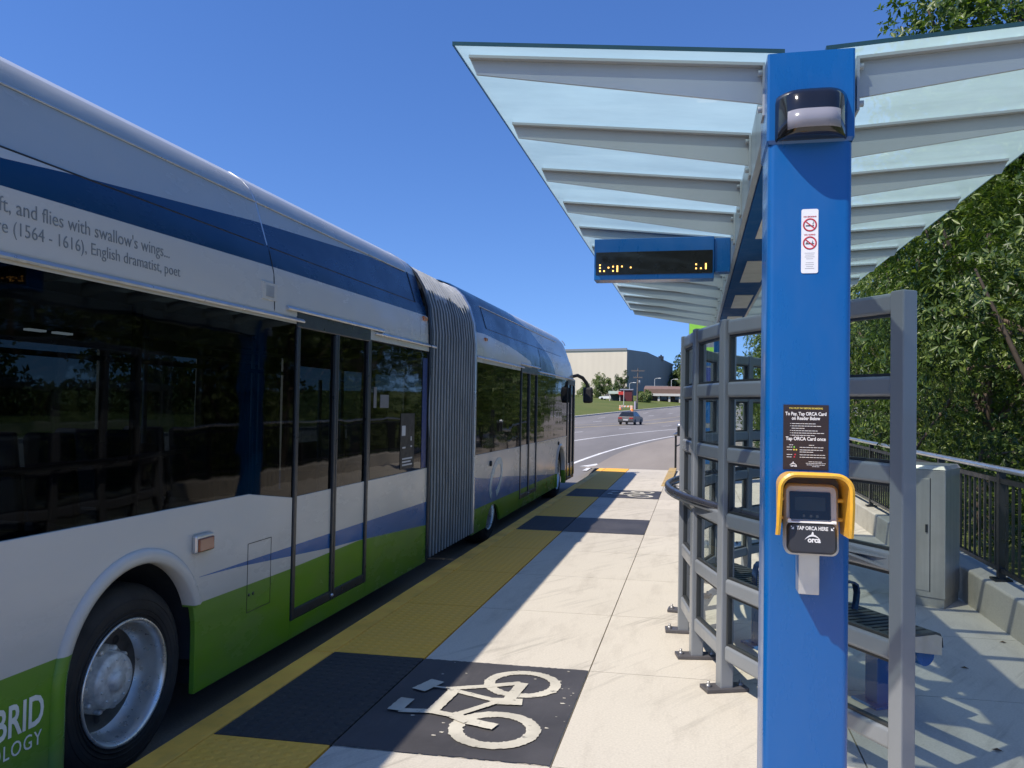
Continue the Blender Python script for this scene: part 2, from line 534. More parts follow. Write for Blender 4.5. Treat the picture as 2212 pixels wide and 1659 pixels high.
# loose chips of white paint on the near band
mb = MB(); rnd = random.Random(5)
for k in range(26):
    x = rnd.uniform(-1.5, -.6) if k < 14 else rnd.uniform(-.72, -.58); y = rnd.uniform(3.38, 4.58); r = rnd.uniform(.003, .012)
    n = 7; mb.add([(x + r * rnd.uniform(.5, 1.6) * math.cos(6.28 * i / n), y + r * rnd.uniform(.4, 1) * math.sin(6.28 * i / n), .0065) for i in range(n)], [tuple(range(n))])
struct(obj('paint_chips', mb, PAINT_W), 'stuff')
# turn arrow on the road
mb = MB()
cx, cy = -2.95, 23.3
mb.add([(cx - .06, cy - 1.2, ROAD + .02), (cx + .06, cy - 1.2, ROAD + .02), (cx + .06, cy + .3, ROAD + .02), (cx - .06, cy + .3, ROAD + .02),
        (cx - .35, cy + .3, ROAD + .02), (cx + .35, cy + .3, ROAD + .02), (cx, cy + 1.6, ROAD + .02)], [(0, 1, 2, 3), (4, 5, 6)])
struct(obj('road_arrow', mb, LINE_W))
# thin crack near the column foot
mb = MB(); rnd = random.Random(3); pts = [(.05, 3.33)]
for k in range(9): pts.append((pts[-1][0] + rnd.uniform(.012, .03), pts[-1][1] - rnd.uniform(-.004, .02)))
for k in range(7): pts.append((pts[-1][0] + rnd.uniform(-.004, .006), pts[-1][1] - .03))
vs = []
for x, y in pts: vs += [(x - .0025, y - .003, .003), (x + .0025, y + .003, .003)]
mb.add(vs, [(2 * k, 2 * k + 1, 2 * k + 3, 2 * k + 2) for k in range(len(pts) - 1)])
struct(obj('pavement_crack', mb, JOINT))
# yellow wedge at the ramp foot
mb = MB()
mb.prism([(15.6, 0), (19.4, 0), (19.4, .07), (15.6, .012)], lambda a, b, k: (-.62 + .16 * k + (a - 15.6) * .01, a, b + .003))
struct(obj('kerb', mb, m_paint('faded_yellow_paint', (.50, .34, .12), (.3, .26, .2), .5, .75, 5)))
# ================================================================== BUS
XS, XW = -2.55, 2.55
bus = root('articulated_bus', (-3.825, 8.8, ROAD),
           'long articulated city bus in white, blue and green with a grey accordion joint', 'bus')

def fcurve(t, v, pts, y1=18.2, zm=3.5):
    x = t.new('ShaderNodeFloatCurve'); cv = x.mapping.curves[0]
    q = [(a / y1, max(0., min(1., b / zm))) for a, b in pts]
    while len(cv.points) < len(q): cv.points.new(.5, .5)
    for p, (a, b) in zip(cv.points, q): p.location = (a, b); p.handle_type = 'VECTOR'
    x.mapping.update(); t.link(v, x.inputs['Value']); return x.outputs[0]

def m_livery():
    m = bpy.data.materials.new('painted_livery'); t = NT(m)
    pos = t.pos(bus)                                           # stays with the bus
    x, y, z = t.xyz(pos)
    yy = t.math('DIVIDE', t.math('ADD', y, 8.8), 18.2); zz = t.math('DIVIDE', t.math('ADD', z, ROAD), 3.5)
    lo = fcurve(t, yy, [(0, 2.27), (2.5, 2.29), (4.53, 2.326), (7.8, 2.35), (9.4, 2.36), (9.75, 2.37), (11.02, 2.32), (11.83, 2.25), (12.55, 2.18), (12.75, 2.0), (18.2, 2.0)])
    up = fcurve(t, yy, [(0, 2.38), (2.56, 2.405), (2.95, 2.45), (4.45, 2.595), (6.3, 2.72), (7.9, 2.745), (8.2, 3.5), (12.0, 3.5), (12.27, 2.82), (13.05, 2.73), (13.94, 2.49), (14.44, 2.31), (14.84, 2.11), (14.95, 1.9), (18.2, 0)])
    gr = fcurve(t, yy, [(0, .43), (3.86, .42), (4.8, .408), (5.95, .415), (7.7, .30), (9.4, .24), (14.86, .21), (18.2, .2)])
    su = fcurve(t, yy, [(0, 0), (3.78, .02), (3.83, .558), (7.85, .535), (9.3, .62), (9.9, .56), (11.0, .50), (12.5, .38), (14.9, .22), (18.2, 0)])
    so_ = fcurve(t, yy, [(0, .56), (3.83, .556), (4.23, .538), (4.82, .491), (5.41, .445), (6.02, .412), (7.7, .30), (9.4, .2), (18.2, 0)])
    gt = lambda a, b: t.math('GREATER_THAN', a, b)
    b1 = t.math('MULTIPLY', gt(zz, lo), gt(up, zz)); b2 = t.math('MULTIPLY', gt(zz, so_), gt(su, zz))
    dirt = t.ramp(t.noise(1.4, 6, .65, pos, (1, .6, 1.6)), .4, .75)
    low = t.ramp(z, 0.2, 1.1, .5, .10)
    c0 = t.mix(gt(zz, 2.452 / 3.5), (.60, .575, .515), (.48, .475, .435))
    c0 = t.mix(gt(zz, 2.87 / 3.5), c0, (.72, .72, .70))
    c = t.mix(b1, c0, (.0, .042, .112))
    c = t.mix(b2, c, (.004, .105, .33))
    c = t.mix(gt(gr, zz), c, (.135, .285, .02))
    c = t.mix(t.math('MULTIPLY', dirt, low), c, (.20, .185, .15))
    wav = t.noise(1.3, 2, .5, pos, (1, 1.2, 2.2))
    t.bsdf(c, t.ramp(dirt, 0, 1, .20, .38), 0, t.bump(wav, .4, .03), .22, .03)
    return m
LIV = m_livery()
RUBBER = mat('black_rubber', (.016, .016, .017), .55, var=.25)
TRIM = mat('dark_trim', (.028, .032, .036), .35, var=.2)
ALU = mat('brushed_aluminium', (.62, .63, .64), .35, .9, var=.1)
STEEL = mat('worn_steel_rim', (.70, .69, .65), .32, .7, var=.18, scale=9)
HUBM = mat('dull_hub_metal', (.66, .65, .61), .5, .25, var=.30, scale=26)
DARKIN = mat('dark_interior', (.02, .022, .026), .8)
SEAT = mat('blue_seat_vinyl', (.015, .03, .09), .55)
BLUEIN = mat('blue_partition', (.01, .035, .16), .45)
BGLASS = glass('tinted_bus_glass', (.045, .055, .062), 0, .03, 1.33, .10)
FGLASS = glass('tinted_far_glass', (.40, .46, .46), 0, 0, 1.42)
AMBER = mat('amber_lens', (.55, .16, .04), .25, coat=.5)
REDL = mat('red_lens', (.22, .055, .04), .2, coat=.5)

PROF = [(0, 2.05), (.010, 2.28), (.050, 2.44), (.064, 2.462), (.150, 2.735), (.185, 2.81), (.25, 2.88), (.345, 2.937), (.48, 2.985), (.75, 3.02), (1.275, 3.035)]
def poff(z): return lerp([(b, a) for a, b in PROF], z)
def section(y, s=1., k=0.):
    pts = [(XS - a - k, y, 2.05 + (b - 2.05) * s) for a, b in PROF]
    return pts + [(2 * (XS - XW / 2) - q[0], q[1], q[2]) for q in reversed(pts[:-1])]

def skin(name, poly, x=XS, th=.03, m=None, parent=None, bevel=.004):
    """flat side panel from a (y, z) outline"""
    mb = MB(); mb.prism(poly, lambda a, b, k: (x - th * (1 - k), a, b))
    o = obj(name, mb, m or LIV, parent or bus, bevel=bevel)
    return o
def arch_pts(cy, cz, r, z0, n=22):
    if cz < z0:
        a0 = math.asin((z0 - cz) / r)
        return [(cy - r * math.cos(a0 + (math.pi - 2 * a0) * k / n), cz + r * math.sin(a0 + (math.pi - 2 * a0) * k / n)) for k in range(n + 1)]
    return [(cy - r, z0)] + [(cy - r * math.cos(math.pi * k / n), cz + r * math.sin(math.pi * k / n)) for k in range(n + 1)] + [(cy + r, z0)]

# ---- roofs and upper sides
mb = MB(); mb.loft([section(y, s, k) for y, s, k in ((.22, .55, .12), (.28, .85, .04), (.45, .97, 0), (.8, 1, 0), (2.5, 1, 0), (4.547, 1, 0))])
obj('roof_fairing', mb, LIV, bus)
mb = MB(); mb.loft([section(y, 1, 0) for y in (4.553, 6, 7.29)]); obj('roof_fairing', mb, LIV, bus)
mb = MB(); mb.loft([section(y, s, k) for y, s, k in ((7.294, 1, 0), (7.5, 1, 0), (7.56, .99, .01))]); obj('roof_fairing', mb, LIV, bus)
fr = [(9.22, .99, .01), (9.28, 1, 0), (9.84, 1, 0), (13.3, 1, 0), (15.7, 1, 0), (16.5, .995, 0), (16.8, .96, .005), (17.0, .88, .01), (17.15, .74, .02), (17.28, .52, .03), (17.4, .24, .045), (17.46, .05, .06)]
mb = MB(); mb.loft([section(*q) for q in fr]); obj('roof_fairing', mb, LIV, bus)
# mouldings and seams
for y0, y1, z in ((.5, 4.54, 2.737), (4.56, 7.2, 2.737), (9.9, 15.7, 2.737)):
    mb = MB(); mb.tube([(XS - poff(z) + .004, y, z) for y in (y0, y1)], .006, 8); obj('roof_moulding', mb, ALU, bus)
for y0, y1 in ((.5, 4.5), (4.58, 7.27), (9.95, 15.75)):
    mb = MB(); mb.tube([(XS - poff(2.452) - .001, y, 2.452) for y in (y0, (y0 + y1) / 2, y1)], [.009, .0055, .005] if y0 < 1 else .005, 6); obj('fairing_groove', mb, RUBBER, bus)
def vseam(y, z0, z1, r=.004, m=None):
    mb = MB(); mb.tube([(XS - poff(z0 + (z1 - z0) * k / 10), y, z0 + (z1 - z0) * k / 10) for k in range(11)], r, 5)
    obj('panel_seam', mb, m or RUBBER, bus)
vseam(4.55, 2.06, 2.46); vseam(4.55, 2.46, 2.98, .005, ALU); vseam(7.27, 2.452, 2.74, .006); vseam(7.292, 2.74, 2.99, .006, ALU)
vseam(9.95, 2.452, 2.72, .006); vseam(13.36, 2.07, 2.452, .004); vseam(16.9, 2.75, 2.86, .01, ALU)

# ---- lower side panels
AR, AC = .455, .262
Z0 = -.05
rearp = [(.25, Z0)] + arch_pts(3.36, AC, AR, Z0) + [(4.84, Z0), (4.84, .868), (4.31, .945), (.25, .95)]
skin('side_panel', rearp)
skin('side_panel', [(4.842, Z0), (6.068, Z0), (6.068, .066), (4.842, .066)])
skin('side_panel', [(6.072, Z0), (7.56, Z0), (7.56, .866), (6.072, .868)])
skin('side_panel', [(9.22, Z0)] + arch_pts(10.25, -.20, .40, Z0) + [(11.83, Z0), (11.83, .872), (9.22, .885)])
skin('side_panel', [(13.1, Z0)] + arch_pts(15.56, .24, .455, Z0) + [(16.3, Z0), (16.3, .865), (13.1, .875)])
skin('side_panel', [(11.84, Z0), (13.09, Z0), (13.09, .08), (11.84, .08)])
# strip between window heads and roof
for a, b in ((.25, 4.84), (6.07, 7.56), (9.22, 11.8), (13.15, 17.3)):
    mb = MB(); mb.box(XS - .03, XS - .001, a, b, 2.0, 2.052); obj('window_header', mb, LIV, bus)
# wheel-arch flares
def flare(cy, cz, ri, ro, name='wheel_arch', cut=0.):
    mb = MB(); secs = []; n = 30
    path = [(cy - 1, Z0, 0)]
    A = [(math.pi - cut) * k / n for k in range(n + 1)]
    P = [(-1., 0., Z0 - cz)] + [(-math.cos(a), math.sin(a), 0) for a in A] + ([(1., 0., Z0 - cz)] if not cut else [])
    for c, s_, dz in P:
        secs.append([(XS + x, cy + c * r, cz + s_ * r + dz) for r, x in ((ri, -.06), (ri, .012), (ri + .012, .018), ((ri + ro) / 2, .025), (ro - .015, .020), (ro, .008), (ro, -.01))])
    mb.loft(secs); obj(name, mb, LIV, bus)
flare(3.36, AC, .452, .522, cut=R(19)); flare(15.56, .24, .452, .51)
# wheel housings
for cy, a in ((3.36, AC), (10.25, .24), (15.56, .24)):
    mb = MB(); mb.lathe([(.50, -.02), (.50, -.62), (.0, -.62)], (XS - .01, cy, a - .02), 'X', 28, 0, -.25, math.pi + .25)
    obj('wheel_housing', mb, DARKIN, bus)

# ---- wheels
def wheel(cx, cy, cz, sgn=1):
    r = root('wheel', (0, 0, 0), '', ''); del r['label']; del r['category']
    r.parent = bus; r.location = (0, 0, 0); BASE[r.name] = BASE[bus.name]
    f = lambda pr: [(a, b * sgn) for a, b in pr]
    mb = MB()
    mb.lathe(f([(.275, -.01), (.30, .012), (.36, .022), (.40, .014), (.435, -.012), (.452, -.05), (.455, -.12), (.455, -.24), (.435, -.27), (.30, -.28)]), (cx, cy, cz), 'X', 56)
    for k in range(4):
        mb.lathe(f([(.309 + .022 * k, .0155), (.312 + .022 * k, .0235), (.315 + .022 * k, .0165)]), (cx, cy, cz), 'X', 56)
    obj('tyre', mb, TYRE, r)
    mb = MB()
    mb.lathe(f([(.288, .004), (.294, .014), (.290, .022), (.281, .020), (.272, .006), (.268, -.03), (.262, -.075), (.250, -.105), (.238, -.122)]), (cx, cy, cz), 'X', 56)
    obj('rim', mb, STEEL, r)
    mb = MB(); mb.lathe(f([(.238, -.122), (.222, -.136), (.18, -.142), (.12, -.142)]), (cx, cy, cz), 'X', 56); obj('wheel_disc', mb, mat('dark_wheel_disc', (.075, .07, .062), .6, .2, var=.45, scale=14), r)  # disc coloured darker than the rim around it
    mb = MB()
    mb.lathe(f([(.16, -.142), (.158, -.118), (.135, -.108), (.128, -.06), (.12, -.045), (.07, -.040), (.045, -.040), (.042, -.022), (0, -.020)]), (cx, cy, cz), 'X', 40)
    for k in range(10):
        a = 2 * math.pi * k / 10
        mb.lathe(f([(.014, -.125), (.014, -.088), (.009, -.080), (0, -.080)]), (cx, cy + .145 * math.cos(a), cz + .145 * math.sin(a)), 'X', 6)
        mb.lathe(f([(.006, -.05), (.006, -.036), (0, -.036)]), (cx, cy + .098 * math.cos(a + .3), cz + .098 * math.sin(a + .3)), 'X', 6)
    obj('hub', mb, HUBM, r)
    for k in range(10):
        a = 2 * math.pi * (k + .5) / 10
        mb = MB(); mb.lathe(f([(.022, -.1375), (.020, -.1365), (0, -.1365)]), (cx, cy + .190 * math.cos(a), cz + .190 * math.sin(a)), 'X', 14)
        obj('rim_hole', mb, RUBBER, r)
TYRE = mat('dusty_tyre', (.022, .021, .020), .75, var=.35, scale=4, bump=.15, bscale=40)
for cy in (3.37, 10.25, 15.56):
    wheel(XS - .075, cy, .157); wheel(XS - XW + .075, cy, .157, -1)

# ---- bodywork behind the skin: floor, far side, ends
for a, b in ((.28, 7.5), (9.3, 17.2)):
    mb = MB(); mb.box(XS - XW + .08, XS - .66, a, b, -.03, .06); obj('floor', mb, DARKIN, bus)
    mb = MB(); mb.box(XS - XW + .06, XS - .06, a, b, 2.03, 2.045); obj('ceiling', mb, mat('ceiling_panel', (.25, .26, .26), .7), bus)
    mb = MB()
    mb.box(XS - XW, XS - XW + .03, a, b, Z0, .95)
    mb.box(XS - XW, XS - XW + .03, a, b, 1.95, 2.06)
    k = a
    while k < b:
        mb.box(XS - XW + .001, XS - XW + .031, k, k + .12, .95, 1.95); k += 1.45
    obj('far_side_panel', mb, LIV, bus)
    mb = MB(); mb.add([(XS - XW + .015, a, .95), (XS - XW + .015, b, .95), (XS - XW + .015, b, 1.95), (XS - XW + .015, a, 1.95)], [(0, 1, 2, 3)])
    obj('far_window', mb, FGLASS, bus)
mb = MB(); mb.box(XS - XW + .03, XS - .03, .22, .27, Z0, 2.5); obj('rear_panel', mb, LIV, bus, bevel=.02)
mb = MB(); mb.box(XS - XW + .1, XS - .05, 4.9, 6.02, -.02, .065); obj('step_floor', mb, DARKIN, bus)
mb = MB(); mb.box(XS - .66, XS - .05, .28, 2.85, -.03, .06); mb.box(XS - .66, XS - .05, 3.9, 4.85, -.03, .06); mb.box(XS - .66, XS - .05, 6.1, 7.5, -.03, .06)
obj('floor', mb, DARKIN, bus)

# ---- windows: frame behind the glass, then the pane
def window(poly, mull=(), border=.045, glassm=None, x=XS - .004, transom=None):
    ys = [p[0] for p in poly]; zs = [p[1] for p in poly]
    y0, y1, z0, z1 = min(ys), max(ys), min(zs), max(zs)
    mb = MB()
    mb.box(x - .03, x - .004, y0, y1, z1 - border * 1.6, z1); mb.box(x - .03, x - .004, y0, y1, z0, z0 + border * 1.4)
    for y in [y0] + list(mull) + [y1 - border]:
        mb.box(x - .028, x - .0045, y, y + border, z0 + border * 1.4, z1 - border * 1.6)
    if transom: mb.box(x - .026, x - .005, y0 + border, y1 - border, transom, transom + .022)
    f = obj('window_frame', mb, TRIM, bus)
    mb = MB(); mb.prism(poly, lambda a, b, k: (x, a, b), cap=False)
    n = len(poly); mb = MB(); mb.add([(x, a, b) for a, b in poly], [tuple(range(n))])
    return obj('window_pane', mb, glassm or BGLASS, bus)
window([(.4, .952), (4.31, .947), (4.838, .870), (4.838, 2.0), (.4, 2.0)], (1.75, 3.3), transom=1.66)
window([(6.12, .872), (7.5, .870), (7.5, 1.985), (6.12, 1.985)], (), .04)
window([(9.36, .888), (11.80, .876), (11.80, 2.0), (9.36, 2.0)], (10.6,))
window([(13.14, .880), (16.28, .868), (16.28, 2.0), (13.14, 2.0)], (14.6,))
mb = MB(); mb.box(XS - .06, XS - .005, 6.05, 6.12, .87, 2.03); mb.box(XS - .06, XS - .005, 7.5, 7.56, .868, 2.0); mb.box(XS - .06, XS - .005, 9.22, 9.36, .888, 2.0)
obj('pillar', mb, TRIM, bus)
# rain rails over the windows
for a, b, z in ((.3, 4.92, 2.028), (4.70, 6.33, 2.092), (6.16, 7.72, 2.06), (9.3, 12.0, 2.06), (11.82, 13.3, 2.11), (13.2, 17.1, 2.05)):
    mb = MB(); mb.prism([(0, -.012), (.022, -.016), (.026, -.004), (.012, .010), (0, .014)], lambda p, q, k: (XS - .004 + p, a if k == 0 else b, z + q))
    obj('rain_rail', mb, ALU, bus, bevel=.002)
mb = MB(); mb.box(XS - .002, XS + .008, 13.2, 16.3, .862, .876); obj('belt_rail', mb, ALU, bus)

# ---- doors
def door(y0, y1, zb, zt, zg):
    d = root('door', (0, 0, 0), '', ''); del d['label']; del d['category']
    d.parent = bus; d.location = (0, 0, 0); BASE[d.name] = BASE[bus.name]
    mid = (y0 + y1) / 2; e = .042
    mb = MB()
    for a, b in ((y0, y0 + e), (mid - .032, mid - .002), (mid + .002, mid + .032), (y1 - e, y1)):
        mb.box(XS - .034, XS + .010, a, b, zb, zt - .1)
    mb.box(XS - .034, XS + .006, y0 + e, mid - .032, zb, zb + .065); mb.box(XS - .034, XS + .006, mid + .032, y1 - e, zb, zb + .065)
    mb.box(XS - .034, XS + .008, y0, y1, zt - .1, zt)
    obj('door_frame', mb, TRIM, d, bevel=.006)
    for a, b in ((y0 + e, mid - .032), (mid + .032, y1 - e)):
        mb = MB(); mb.box(XS - .03, XS - .006, a, b, zb + .065, zg); obj('door_leaf', mb, LIV, d, bevel=.003)
        mb = MB(); mb.add([(XS - .012, a, zg), (XS - .012, b, zg), (XS - .012, b, zt - .1), (XS - .012, a, zt - .1)], [(0, 1, 2, 3)]); obj('door_pane', mb, BGLASS, d)
    mb = MB(); mb.ball((XS + .012, mid - .02, zb + .035), .014, 10); obj('door_bolt', mb, ALU, d)
    for s_ in (-1, 1):
        mb = MB(); mb.tube([(XS - .08, mid + s_ * .09, .55), (XS - .08, mid + s_ * .09, 1.65)], .014, 8); obj('door_handle', mb, ALU, d)
    return d
door(4.845, 6.065, .07, 2.08, .868)
door(11.84, 13.10, .085, 2.08, .878)
door(16.33, 17.25, -.03, 2.02, .30)

# ---- rear lamp, vents, markers
mb = MB(); mb.box(XS - .004, XS + .030, 3.765, 3.925, .690, .786); l = obj('side_lamp', mb, ALU, bus, bevel=.01)
mb = MB(); mb.box(XS + .02, XS + .040, 3.777, 3.913, .698, .768); obj('lens', mb, REDL, l, bevel=.006)
for y, z in ((7.425, 2.312), (9.75, 2.30)):
    mb = MB(); mb.box(XS - poff(z) - .005, XS - poff(z) + .022, y - .05, y + .05, z - .02, z + .02); obj('marker_lamp', mb, AMBER, bus, bevel=.006)
mb = MB(); mb.box(XS - .01, XS + .004, 4.40, 4.575, 2.11, 2.218); l = obj('speaker_plate', mb, LIV, bus, bevel=.003)
mb = MB(); mb.box(XS, XS + .007, 4.44, 4.535, 2.128, 2.20); obj('speaker_grille', mb, mat('grey_grille', (.35, .36, .35), .6), l, bevel=.004)
def outline(y0, y1, z0, z1, r=.004):
    mb = MB()
    mb.box(XS - .002, XS + .0015, y0, y1, z0, z0 + r); mb.box(XS - .002, XS + .0015, y0, y1, z1 - r, z1)
    mb.box(XS - .002, XS + .0015, y0, y0 + r, z0 + r, z1 - r); mb.box(XS - .002, XS + .0015, y1 - r, y1, z0 + r, z1 - r)
    return mb
h = obj('hatch', outline(4.312, 4.582, .25, .655), RUBBER, bus)
mb = MB()
for k in range(2): mb.lathe([(.009, -.002), (.009, .004), (0, .005)], (XS, 4.335 + .045 * k, .352), 'X', 10)
obj('hatch_lock', mb, TRIM, h)
mb = MB(); mb.lathe([(.035, -.01), (.035, .02), (0, .024)], (XS, 10.04, .74), 'X', 14); obj('sensor', mb, RUBBER, bus)
mb = MB(); mb.lathe([(.035, -.01), (.035, .02), (0, .024)], (XS, 15.28, .77), 'X', 14); obj('sensor', mb, RUBBER, bus)
# pale oval emblem on the front half
mb = MB(); n = 48; vs = []; fs = []
for k in range(n + 1):
    a = -1.1 + (math.pi + 2.2) * k / n
    for r_, x_ in ((1, .001), (1, .004), (.66, .004), (.66, .001)):
        vs.append((XS + x_, 10.38 + .33 * r_ * math.cos(a) + .14 * math.sin(a), .52 + .27 * r_ * math.sin(a)))
for k in range(n):
    for j in range(3): fs.append((k * 4 + j, k * 4 + j + 1, k * 4 + j + 5, k * 4 + j + 4))
mb.add(vs, fs); obj('emblem', mb, mat('pale_blue_vinyl', (.30, .46, .53), .3), bus)

# ---- lettering
LETG = mat('grey_vinyl_letters', (.21, .225, .225), .5)
LETC = mat('cream_vinyl_letters', (.74, .74, .66), .5)
def onside(y0, z0):
    return lambda x, y, z: (XS - (poff(z0 + y) if z0 > 2 else 0) + .0015 + z, y0 + x, z0 + y)
obj('lettering', text_mb("swift, and flies with swallow's wings...", .084, onside(3.53, 2.194), .0006, 'RIGHT', -.0006, 1.0, .885), LETG, bus)
obj('lettering', text_mb('Shakespeare (1564 - 1616), English dramatist, poet', .075, onside(3.61, 2.114), .0006, 'RIGHT', -.0006, 1.0, .905), LETG, bus)
obj('lettering', text_mb('HYBRID', .172, onside(2.805, .190), .0006, 'RIGHT', .003, 1.0, .66), LETC, bus)
obj('lettering', text_mb('TECHNOLOGY', .082, onside(2.795, .108), .0006, 'RIGHT', 0, 1.15, .80), LETC, bus)

# ---- accordion joint
def m_bellows(nm, dark):
    m = bpy.data.materials.new(nm); t = NT(m)
    p = t.pos(bus); x, y, z = t.xyz(p)
    e = t.math('ADD', z, t.ramp(t.noise(9, 3, .6, p, (.2, 1, .3)), .3, .7, -.10, .10))
    f = t.ramp(e, 2.60 - ROAD, 2.62 - ROAD)
    n = t.ramp(t.noise(7, 5, .6, p, (1, 1, .3)), .3, .7, .75, 1.2)
    lowdirt = t.ramp(z, .2, 1.0, .7, 0)
    c = t.mix(f, dark, (.44, .45, .45)); c = t.mix(t.math('MULTIPLY', lowdirt, .6), c, tuple(q * .8 + .03 for q in dark))
    v = t.new('ShaderNodeVectorMath', operation='SCALE'); t.link(c, v.inputs[0]); t.link(n, v.inputs['Scale'])
    t.bsdf(v.outputs[0], .55); return m
BEL = m_bellows('bellows_fabric', (.085, .095, .092))
BELR = m_bellows('bellows_hoop', (.37, .385, .375))
BP = [(.0, -.02), (.0, .6), (.0, 1.4), (.0, 2.2), (.03, 2.45), (.09, 2.64), (.17, 2.77), (.27, 2.86), (.42, 2.92), (.7, 2.955), (1.275, 2.965)]
NF = 17; y0, y1 = 7.545, 9.235; P_ = (y1 - y0) / NF
def bsec(y, d):
    mid = -.05 * math.exp(-((y - 8.75) / .16) ** 2)
    pts = [(XS + .012 - a - d * (1 if b < 2.6 else .6), y + .010 * math.sin(3 * b), b + mid * (b > 2.5) - d * (.6 if b > 2.6 else 0)) for a, b in BP]
    return pts + [(2 * (XS - XW / 2) - q[0], q[1], q[2]) for q in reversed(pts[:-1])]
mb = MB()
for k in range(NF):
    a = y0 + P_ * k
    mb.loft([bsec(a + P_ * u, d) for u, d in ((.16, .004), (.34, .045), (.58, .075), (.82, .045), (1.0, .004))], 0, True)
    mb.loft([bsec(a + P_ * u, d) for u, d in ((0, .004), (.02, -.006), (.14, -.006), (.16, .004))], 1, False)
obj('accordion_joint', mb, [BEL, BELR], bus)
for y in (7.555, 9.228):
    mb = MB(); mb.tube([(XS + .006 - a, y, b) for a, b in [(q[0] * .98, q[1]) for q in BP[:-1]]], .018, 6); obj('joint_hoop', mb, TRIM if y < 8 else ALU, bus)

# ---- front end: windscreen and corner
mb = MB(); mb.box(XS - .07, XS - .002, 17.26, 17.44, Z0 + .06, 2.06); obj('front_pillar', mb, TRIM, bus, bevel=.03)
mb = MB(); mb.loft([[(XS - .05, 17.45, z), (XS - .25, 17.52, z), (XS - 1.275, 17.56, z), (XS - 2.3, 17.52, z), (XS - 2.5, 17.45, z)] for z in (Z0, .8)]); obj('front_panel', mb, LIV, bus)
mb = MB(); mb.loft([[(XS - .05, 17.45, z), (XS - .25, 17.52, z), (XS - 1.275, 17.56, z), (XS - 2.3, 17.52, z), (XS - 2.5, 17.45, z)] for z in (.8, 2.1)]); obj('windscreen', mb, BGLASS, bus)
# mirror on its bent arm
mb = MB(); mb.tube([(-2.62, 17.40, 2.12), (-2.52, 17.50, 2.15), (-2.42, 17.6, 2.10), (-2.34, 17.66, 1.99), (-2.30, 17.68, 1.88)], [.035, .038, .04, .04, .035], 10)
mr = obj('mirror_arm', mb, RUBBER, bus)
mb = MB(); mb.box(-2.415, -2.20, 17.62, 17.74, 1.55, 1.90); hd = obj('mirror_head', mb, RUBBER, mr, bevel=.05, seg=3)
# ---- interior
def seat(x, y, z=.06, rot=1):
    mb = MB()
    mb.box(x - .21, x + .21, y - .22, y + .2, z + .36, z + .44)
    mb.prism([(-.20, .40), (-.27, 1.02), (-.23, 1.06), (-.14, .44)], lambda a, b, k: (x - .2 + .4 * k, y + a, z + b))
    mb.box(x - .16, x - .1, y - .1, y + .1, z, z + .36)
    return mb
s0 = None
for x in (-4.72, -4.26, -3.05):
    for k in range(9):
        y = 1.0 + .78 * k
        if x > -4 and (y > 4.4 or 2.7 < y < 3.9): continue
        if 7.2 < y: continue
        if s0 is None:
            s0 = obj('seat', seat(x, y, .2), SEAT, bus, bevel=.03); sx, sy = x, y
        else:
            c = s0.copy(); COL.objects.link(c); c.parent = bus; c.location = (x - sx, y - sy, 0)
for x in (-4.72, -3.05):
    for k in range(6):
        if x > -4 and k in (2, 3): continue
        c = s0.copy(); COL.objects.link(c); c.parent = bus; c.location = (x - sx, 10.2 + .95 * k - sy, 0)
for y, x in ((1.6, -3.5), (3.1, -3.5), (4.75, -2.75), (6.1, -2.8), (4.75, -3.6), (6.1, -3.6), (11.8, -2.8), (13.1, -2.8)):
    mb = MB(); mb.tube([(x, y, .06), (x, y, 2.03)], .017, 8); obj('stanchion', mb, ALU, bus)
for x in (-3.3, -4.2):
    mb = MB(); mb.tube([(x, .6, 1.86), (x, 7.2, 1.86)], .015, 8); obj('grab_rail', mb, ALU, bus)
mb = MB(); mb.tube([(XS - .12, .6, 1.14), (XS - .12, 3.9, 1.22)], .013, 8); obj('grab_rail', mb, ALU, bus)
LIT = emis('lit_strip', (.9, .95, 1.0), 1.1)
for y in (3.75, 3.95):
    mb = MB(); mb.box(-3.62, -3.58, y, y + .12, 1.86, 1.872); obj('ceiling_light', mb, LIT, bus)
mb = MB(); mb.box(XS - .10, XS - .085, 6.13, 6.72, .88, 1.60); obj('partition', mb, BLUEIN, bus)
mb = MB(); mb.box(XS - .003, XS - .0005, 7.37, 7.497, .875, 1.93); mb.box(XS - .12, XS - .105, 6.72, 7.36, .88, 1.42); obj('partition', mb, BLUEIN, bus)
mb = MB(); mb.box(XS - .003, XS - .0005, 6.80, 7.16, .90, 1.40); p_ = obj('notice_board', mb, RUBBER, bus)
mb = MB()
mb.box(XS - .0003, XS + .0006, 6.83, 6.92, 1.20, 1.29)
for k, wd in enumerate((.26, .22, .26)): mb.box(XS - .0003, XS + .0006, 6.85, 6.85 + wd, .985 - .028 * k, .999 - .028 * k)
mb.box(XS - .0003, XS + .0006, 7.06, 7.09, 1.15, 1.19); mb.box(XS - .0003, XS + .0006, 7.06, 7.10, 1.09, 1.105); mb.box(XS - .0003, XS + .0006, 6.85, 6.93, 1.085, 1.10)
obj('notice', mb, mat('notice_paper', (.55, .55, .55), .6), p_)
mb = MB(); mb.box(XS - .003, XS - .001, 6.17, 6.23, 1.45, 1.62); mb.box(XS - .003, XS - .001, 6.31, 6.50, 1.45, 1.56); obj('notice', mb, mat('grey_notice', (.16, .16, .16), .6), bus)
